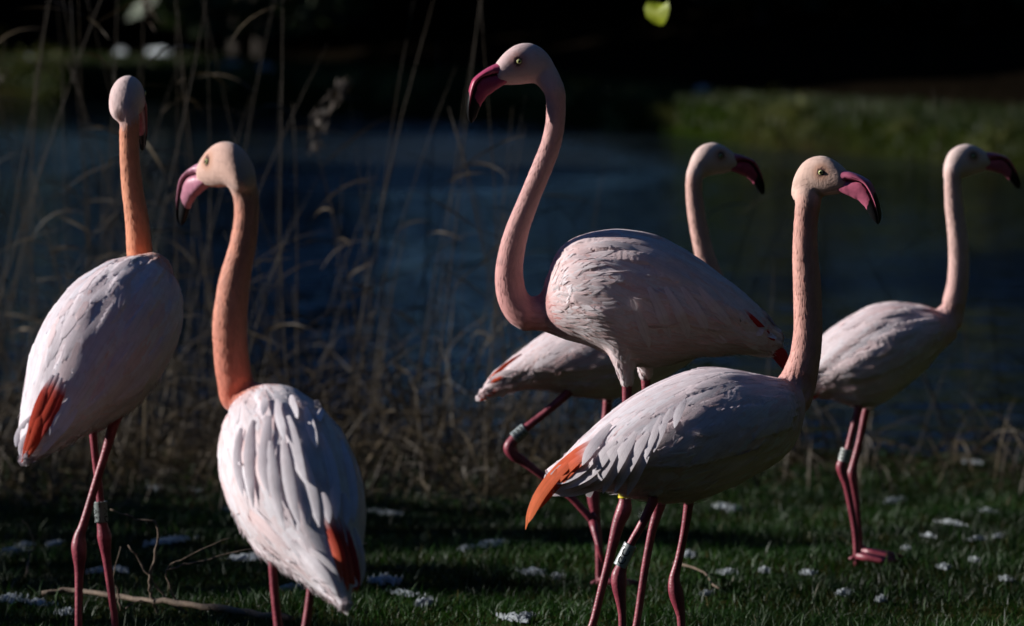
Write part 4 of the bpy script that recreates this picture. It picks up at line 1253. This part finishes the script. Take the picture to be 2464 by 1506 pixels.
for px, h, le, pl_ in ((905, 1.17, -.05, -1), (110, 1.2, -.07, -1), (235, 1.55, .06, 1)):
    reed(xat(px, 20.2), 20.2, h, (le, 0), 1, pl_, 'tall reed carrying a dark drooping seed head above the thicket', 'reeds with seed heads')
lt = Acc()
for i in range(4200):                      # tangle of fallen stems and dead leaves
    px = -300 + 1900 * rnd.random() ** 1.2 if rnd.random() < .75 else rnd.uniform(1000, 2800)
    y = rnd.uniform(17.3, 20.9) if px < 1300 else rnd.uniform(18.2, 20.9); x = xat(px, y)
    an = rnd.uniform(0, 2 * math.pi)
    d = Vector((math.cos(an), math.sin(an) * .5, rnd.uniform(.05, 2.2)))
    c = jit(lerp3(STRAW[0], STRAW[2], rnd.random() ** 1.6), .25)
    leaf_blade(lt, (x, y, float(ground_z(x, y)) - .01), d, rnd.uniform(.1, .75) * (.6 if px > 1300 else 1) * (.5 if y < 18 else 1), rnd.uniform(.003, .007), rnd.uniform(.3, 2.2), c, 6)
setp(lt.build('reed_litter', M['reed']), 'tangle of dead reed leaves and broken stems along the shore', 'reed litter', kind='stuff')

# ------------------------------------------------------------------ fallen branch and twigs
TW = (.16, .115, .08)
def gpt(px, py, h=0.0):
    p = ground_hit(px, py); return Vector((p.x, p.y, float(ground_z(p.x, p.y)) + h))
def stick(acc, pts, r0, r1, n=7):
    rows = crom(np.array([tuple(p) for p in pts]), 5)
    m = len(rows)
    acc.tube([Vector(q) + Vector((rnd.gauss(0, .0015), rnd.gauss(0, .0015), rnd.gauss(0, .0015))) for q in rows], [(r0 + (r1 - r0) * i / (m - 1)) * rnd.uniform(.85, 1.18) for i in range(m)], n, TW)
def lift(px, py, Yv): return at(px, py, Yv)
b0 = gpt(100, 1450, .02)
br = empty('fallen_branch', b0)
setp(br, 'long pale fallen branch with bare side twigs lying in the grass', 'branch')
mainp = [gpt(100, 1449, .02), gpt(190, 1452, .03), gpt(300, 1470, .03), gpt(420, 1483, .03), gpt(540, 1493, .025), gpt(700, 1512, .02)]
a = Acc(); stick(a, mainp, .0055, .0085); a.build('branch_stem', M['bark'], br, b0)
Yb = gpt(380, 1478).y
for pts, r in (([(380, 1476), (366, 1440), (360, 1400), (372, 1340), (377, 1262), (330, 1248), (265, 1226)], .0042), ([(448, 1480), (400, 1440), (350, 1372), (308, 1312)], .0036), ([(290, 1466), (283, 1420), (272, 1390), (290, 1318)], .0028),
               ([(300, 1466), (330, 1446), (366, 1452)], .0026), ([(480, 1500), (430, 1455), (398, 1372), (452, 1340), (560, 1290)], .0028), ([(398, 1372), (470, 1352), (560, 1330), (640, 1318)], .0026)):
    a = Acc(); stick(a, [lift(x, y, Yb + .002 * i) for i, (x, y) in enumerate(pts)], r, r * .45); a.build('twig', M['bark'], br, b0)
t0 = gpt(60, 1390)
sp = empty('bare_twig', t0); setp(sp, 'curved bare twig sprouting from grass near the fallen branch tip', 'twig')
a = Acc(); stick(a, [gpt(58, 1395, -.01), lift(70, 1350, t0.y), lift(80, 1310, t0.y + .01), lift(72, 1275, t0.y + .02), lift(55, 1250, t0.y + .03)], .003, .0012); a.build('shoot', M['bark'], sp, t0)
t0 = gpt(1700, 1420)
sp = empty('dead_stalk', t0); setp(sp, 'short dead stem lying on the grass under the GCJ ringed flamingo', 'twig')
a = Acc(); stick(a, [gpt(1620, 1382, .03), gpt(1680, 1402, .03), gpt(1730, 1440, .02)], .003, .002); a.build('stem', M['bark'], sp, t0)

# ------------------------------------------------------------------ sedges hanging over the far bank, yellow leaf
def sedge_meshes():
    out = []
    for k in range(4):
        a = Acc()
        for _ in range(55):
            an = rnd.uniform(0, 6.28)
            c = jit(lerp3((.03, .055, .008), (.20, .19, .04), rnd.random()), .2)
            leaf_blade(a, (rnd.gauss(0, .05), rnd.gauss(0, .05), 0), (math.cos(an) * .6, math.sin(an) * .6 - .35, 1.0), rnd.uniform(.3, .75), .012, rnd.uniform(1.4, 3.6), c, 7)
        o = a.build('sedge', M['grass']); out.append(o.data); bpy.data.objects.remove(o)
    return out
SED = sedge_meshes()
def sedge(x, dy, s, lab, grp):
    e = float(far_edge(x) + .25 * math.sin(x * 1.9) + .18 * math.sin(x * 4.7 + 2)) + dy
    o = bpy.data.objects.new('sedge_tuft', rnd.choice(SED)); COL.objects.link(o)
    o.location = (x, e, float(ground_z(x, e)) - .02); o.scale = (s, s, s); o.rotation_euler = (0, 0, rnd.uniform(-.7, .7))
    setp(o, lab, 'sedge', grp)
for i in range(40):
    sedge(rnd.uniform(.1, 4.6), rnd.uniform(-.15, .35), rnd.uniform(.28, .55), 'yellow green sedge tuft hanging over the nearer stretch of the far bank', 'sedges on the nearer far bank')
for i in range(14):
    sedge(rnd.uniform(-1.6, .5), rnd.uniform(-.15, .3), rnd.uniform(.4, .8), 'dark green sedge tuft on the far bank behind the tallest flamingo', 'sedges on the middle far bank')
for i in range(12):
    sedge(rnd.uniform(-7, -1.8), rnd.uniform(-.1, .8), rnd.uniform(.5, .9), 'low sedge tuft on the most distant stretch of the far bank', 'sedges on the distant far bank')

# young alder at the right shore whose limb reaches over the water with one last leaf
ax_, ay_ = 3.6, 17.8
al = empty('alder_tree', (ax_, ay_, float(ground_z(ax_, 19.5)))); az = al.location.z
setp(al, 'bare young alder reaching one limb over the pond', 'tree')
al.location.y = ay_ = 17.8; al.location.z = az = float(ground_z(ax_, 17.8))
Yl = 18.2
leafp = at(1585, 8, Yl)
a = Acc(); a.tube([(0, 0, -.05), (.04, .1, 1.2), (-.05, .25, 2.4), (0, .3, 3.8), (.1, .3, 5.0)], [.07, .06, .05, .035, .012], 9, (.05, .042, .036)); a.build('trunk', M['bark'], al)
L0 = Vector((-.05, .25, 2.3)); L1 = leafp - al.location
a = Acc(); a.tube([L0, L0.lerp(L1, .3) + Vector((0, 0, .35)), L0.lerp(L1, .65) + Vector((0, 0, .42)), L0.lerp(L1, .92) + Vector((0, 0, .22)), L1 + Vector((0, 0, .06)), L1], [.028, .02, .013, .006, .003, .0018], 7, (.05, .042, .036)); a.build('limb', M['bark'], al)
for k in range(7):
    t = .1 + k * .11; q = L0.lerp(L1, t) + Vector((0, 0, .42 * math.sin(math.pi * min(1, t * .95 + .05))))
    a = Acc(); a.tube([q, q + Vector((rnd.uniform(-.2, .1), rnd.uniform(-.2, .3), rnd.uniform(.15, .35))), q + Vector((rnd.uniform(-.35, .1), rnd.uniform(-.3, .5), rnd.uniform(.4, .8)))], [.008, .005, .002], 5, (.05, .042, .036)); a.build('twig', M['bark'], al)
a = Acc()
s_ = 58 / FPX * Yl
out = [(0, 0), (-.28, .06), (-.52, .02), (-.60, -.25), (-.50, -.62), (-.24, -.88), (.06, -.96), (.40, -.90), (.60, -.62), (.66, -.25), (.55, .10), (.28, .0)]
ids = [a.vert((x * s_, .012 * math.cos(x * 5), z * s_ * .95), c=(.30, .36, .015)) for x, z in out]
cc = a.vert((0.02 * s_, -.012, -.45 * s_), c=(.36, .40, .02))
for i in range(len(ids)): a.f.append((cc, ids[i], ids[(i + 1) % len(ids)]))
lo = a.build('yellow_leaf', M['yellow']); lo.location = leafp; lo.rotation_euler = (R(-8), 0, R(-35))
setp(lo, 'single bright yellow green leaf hanging over the pond from a bare limb', 'leaf')
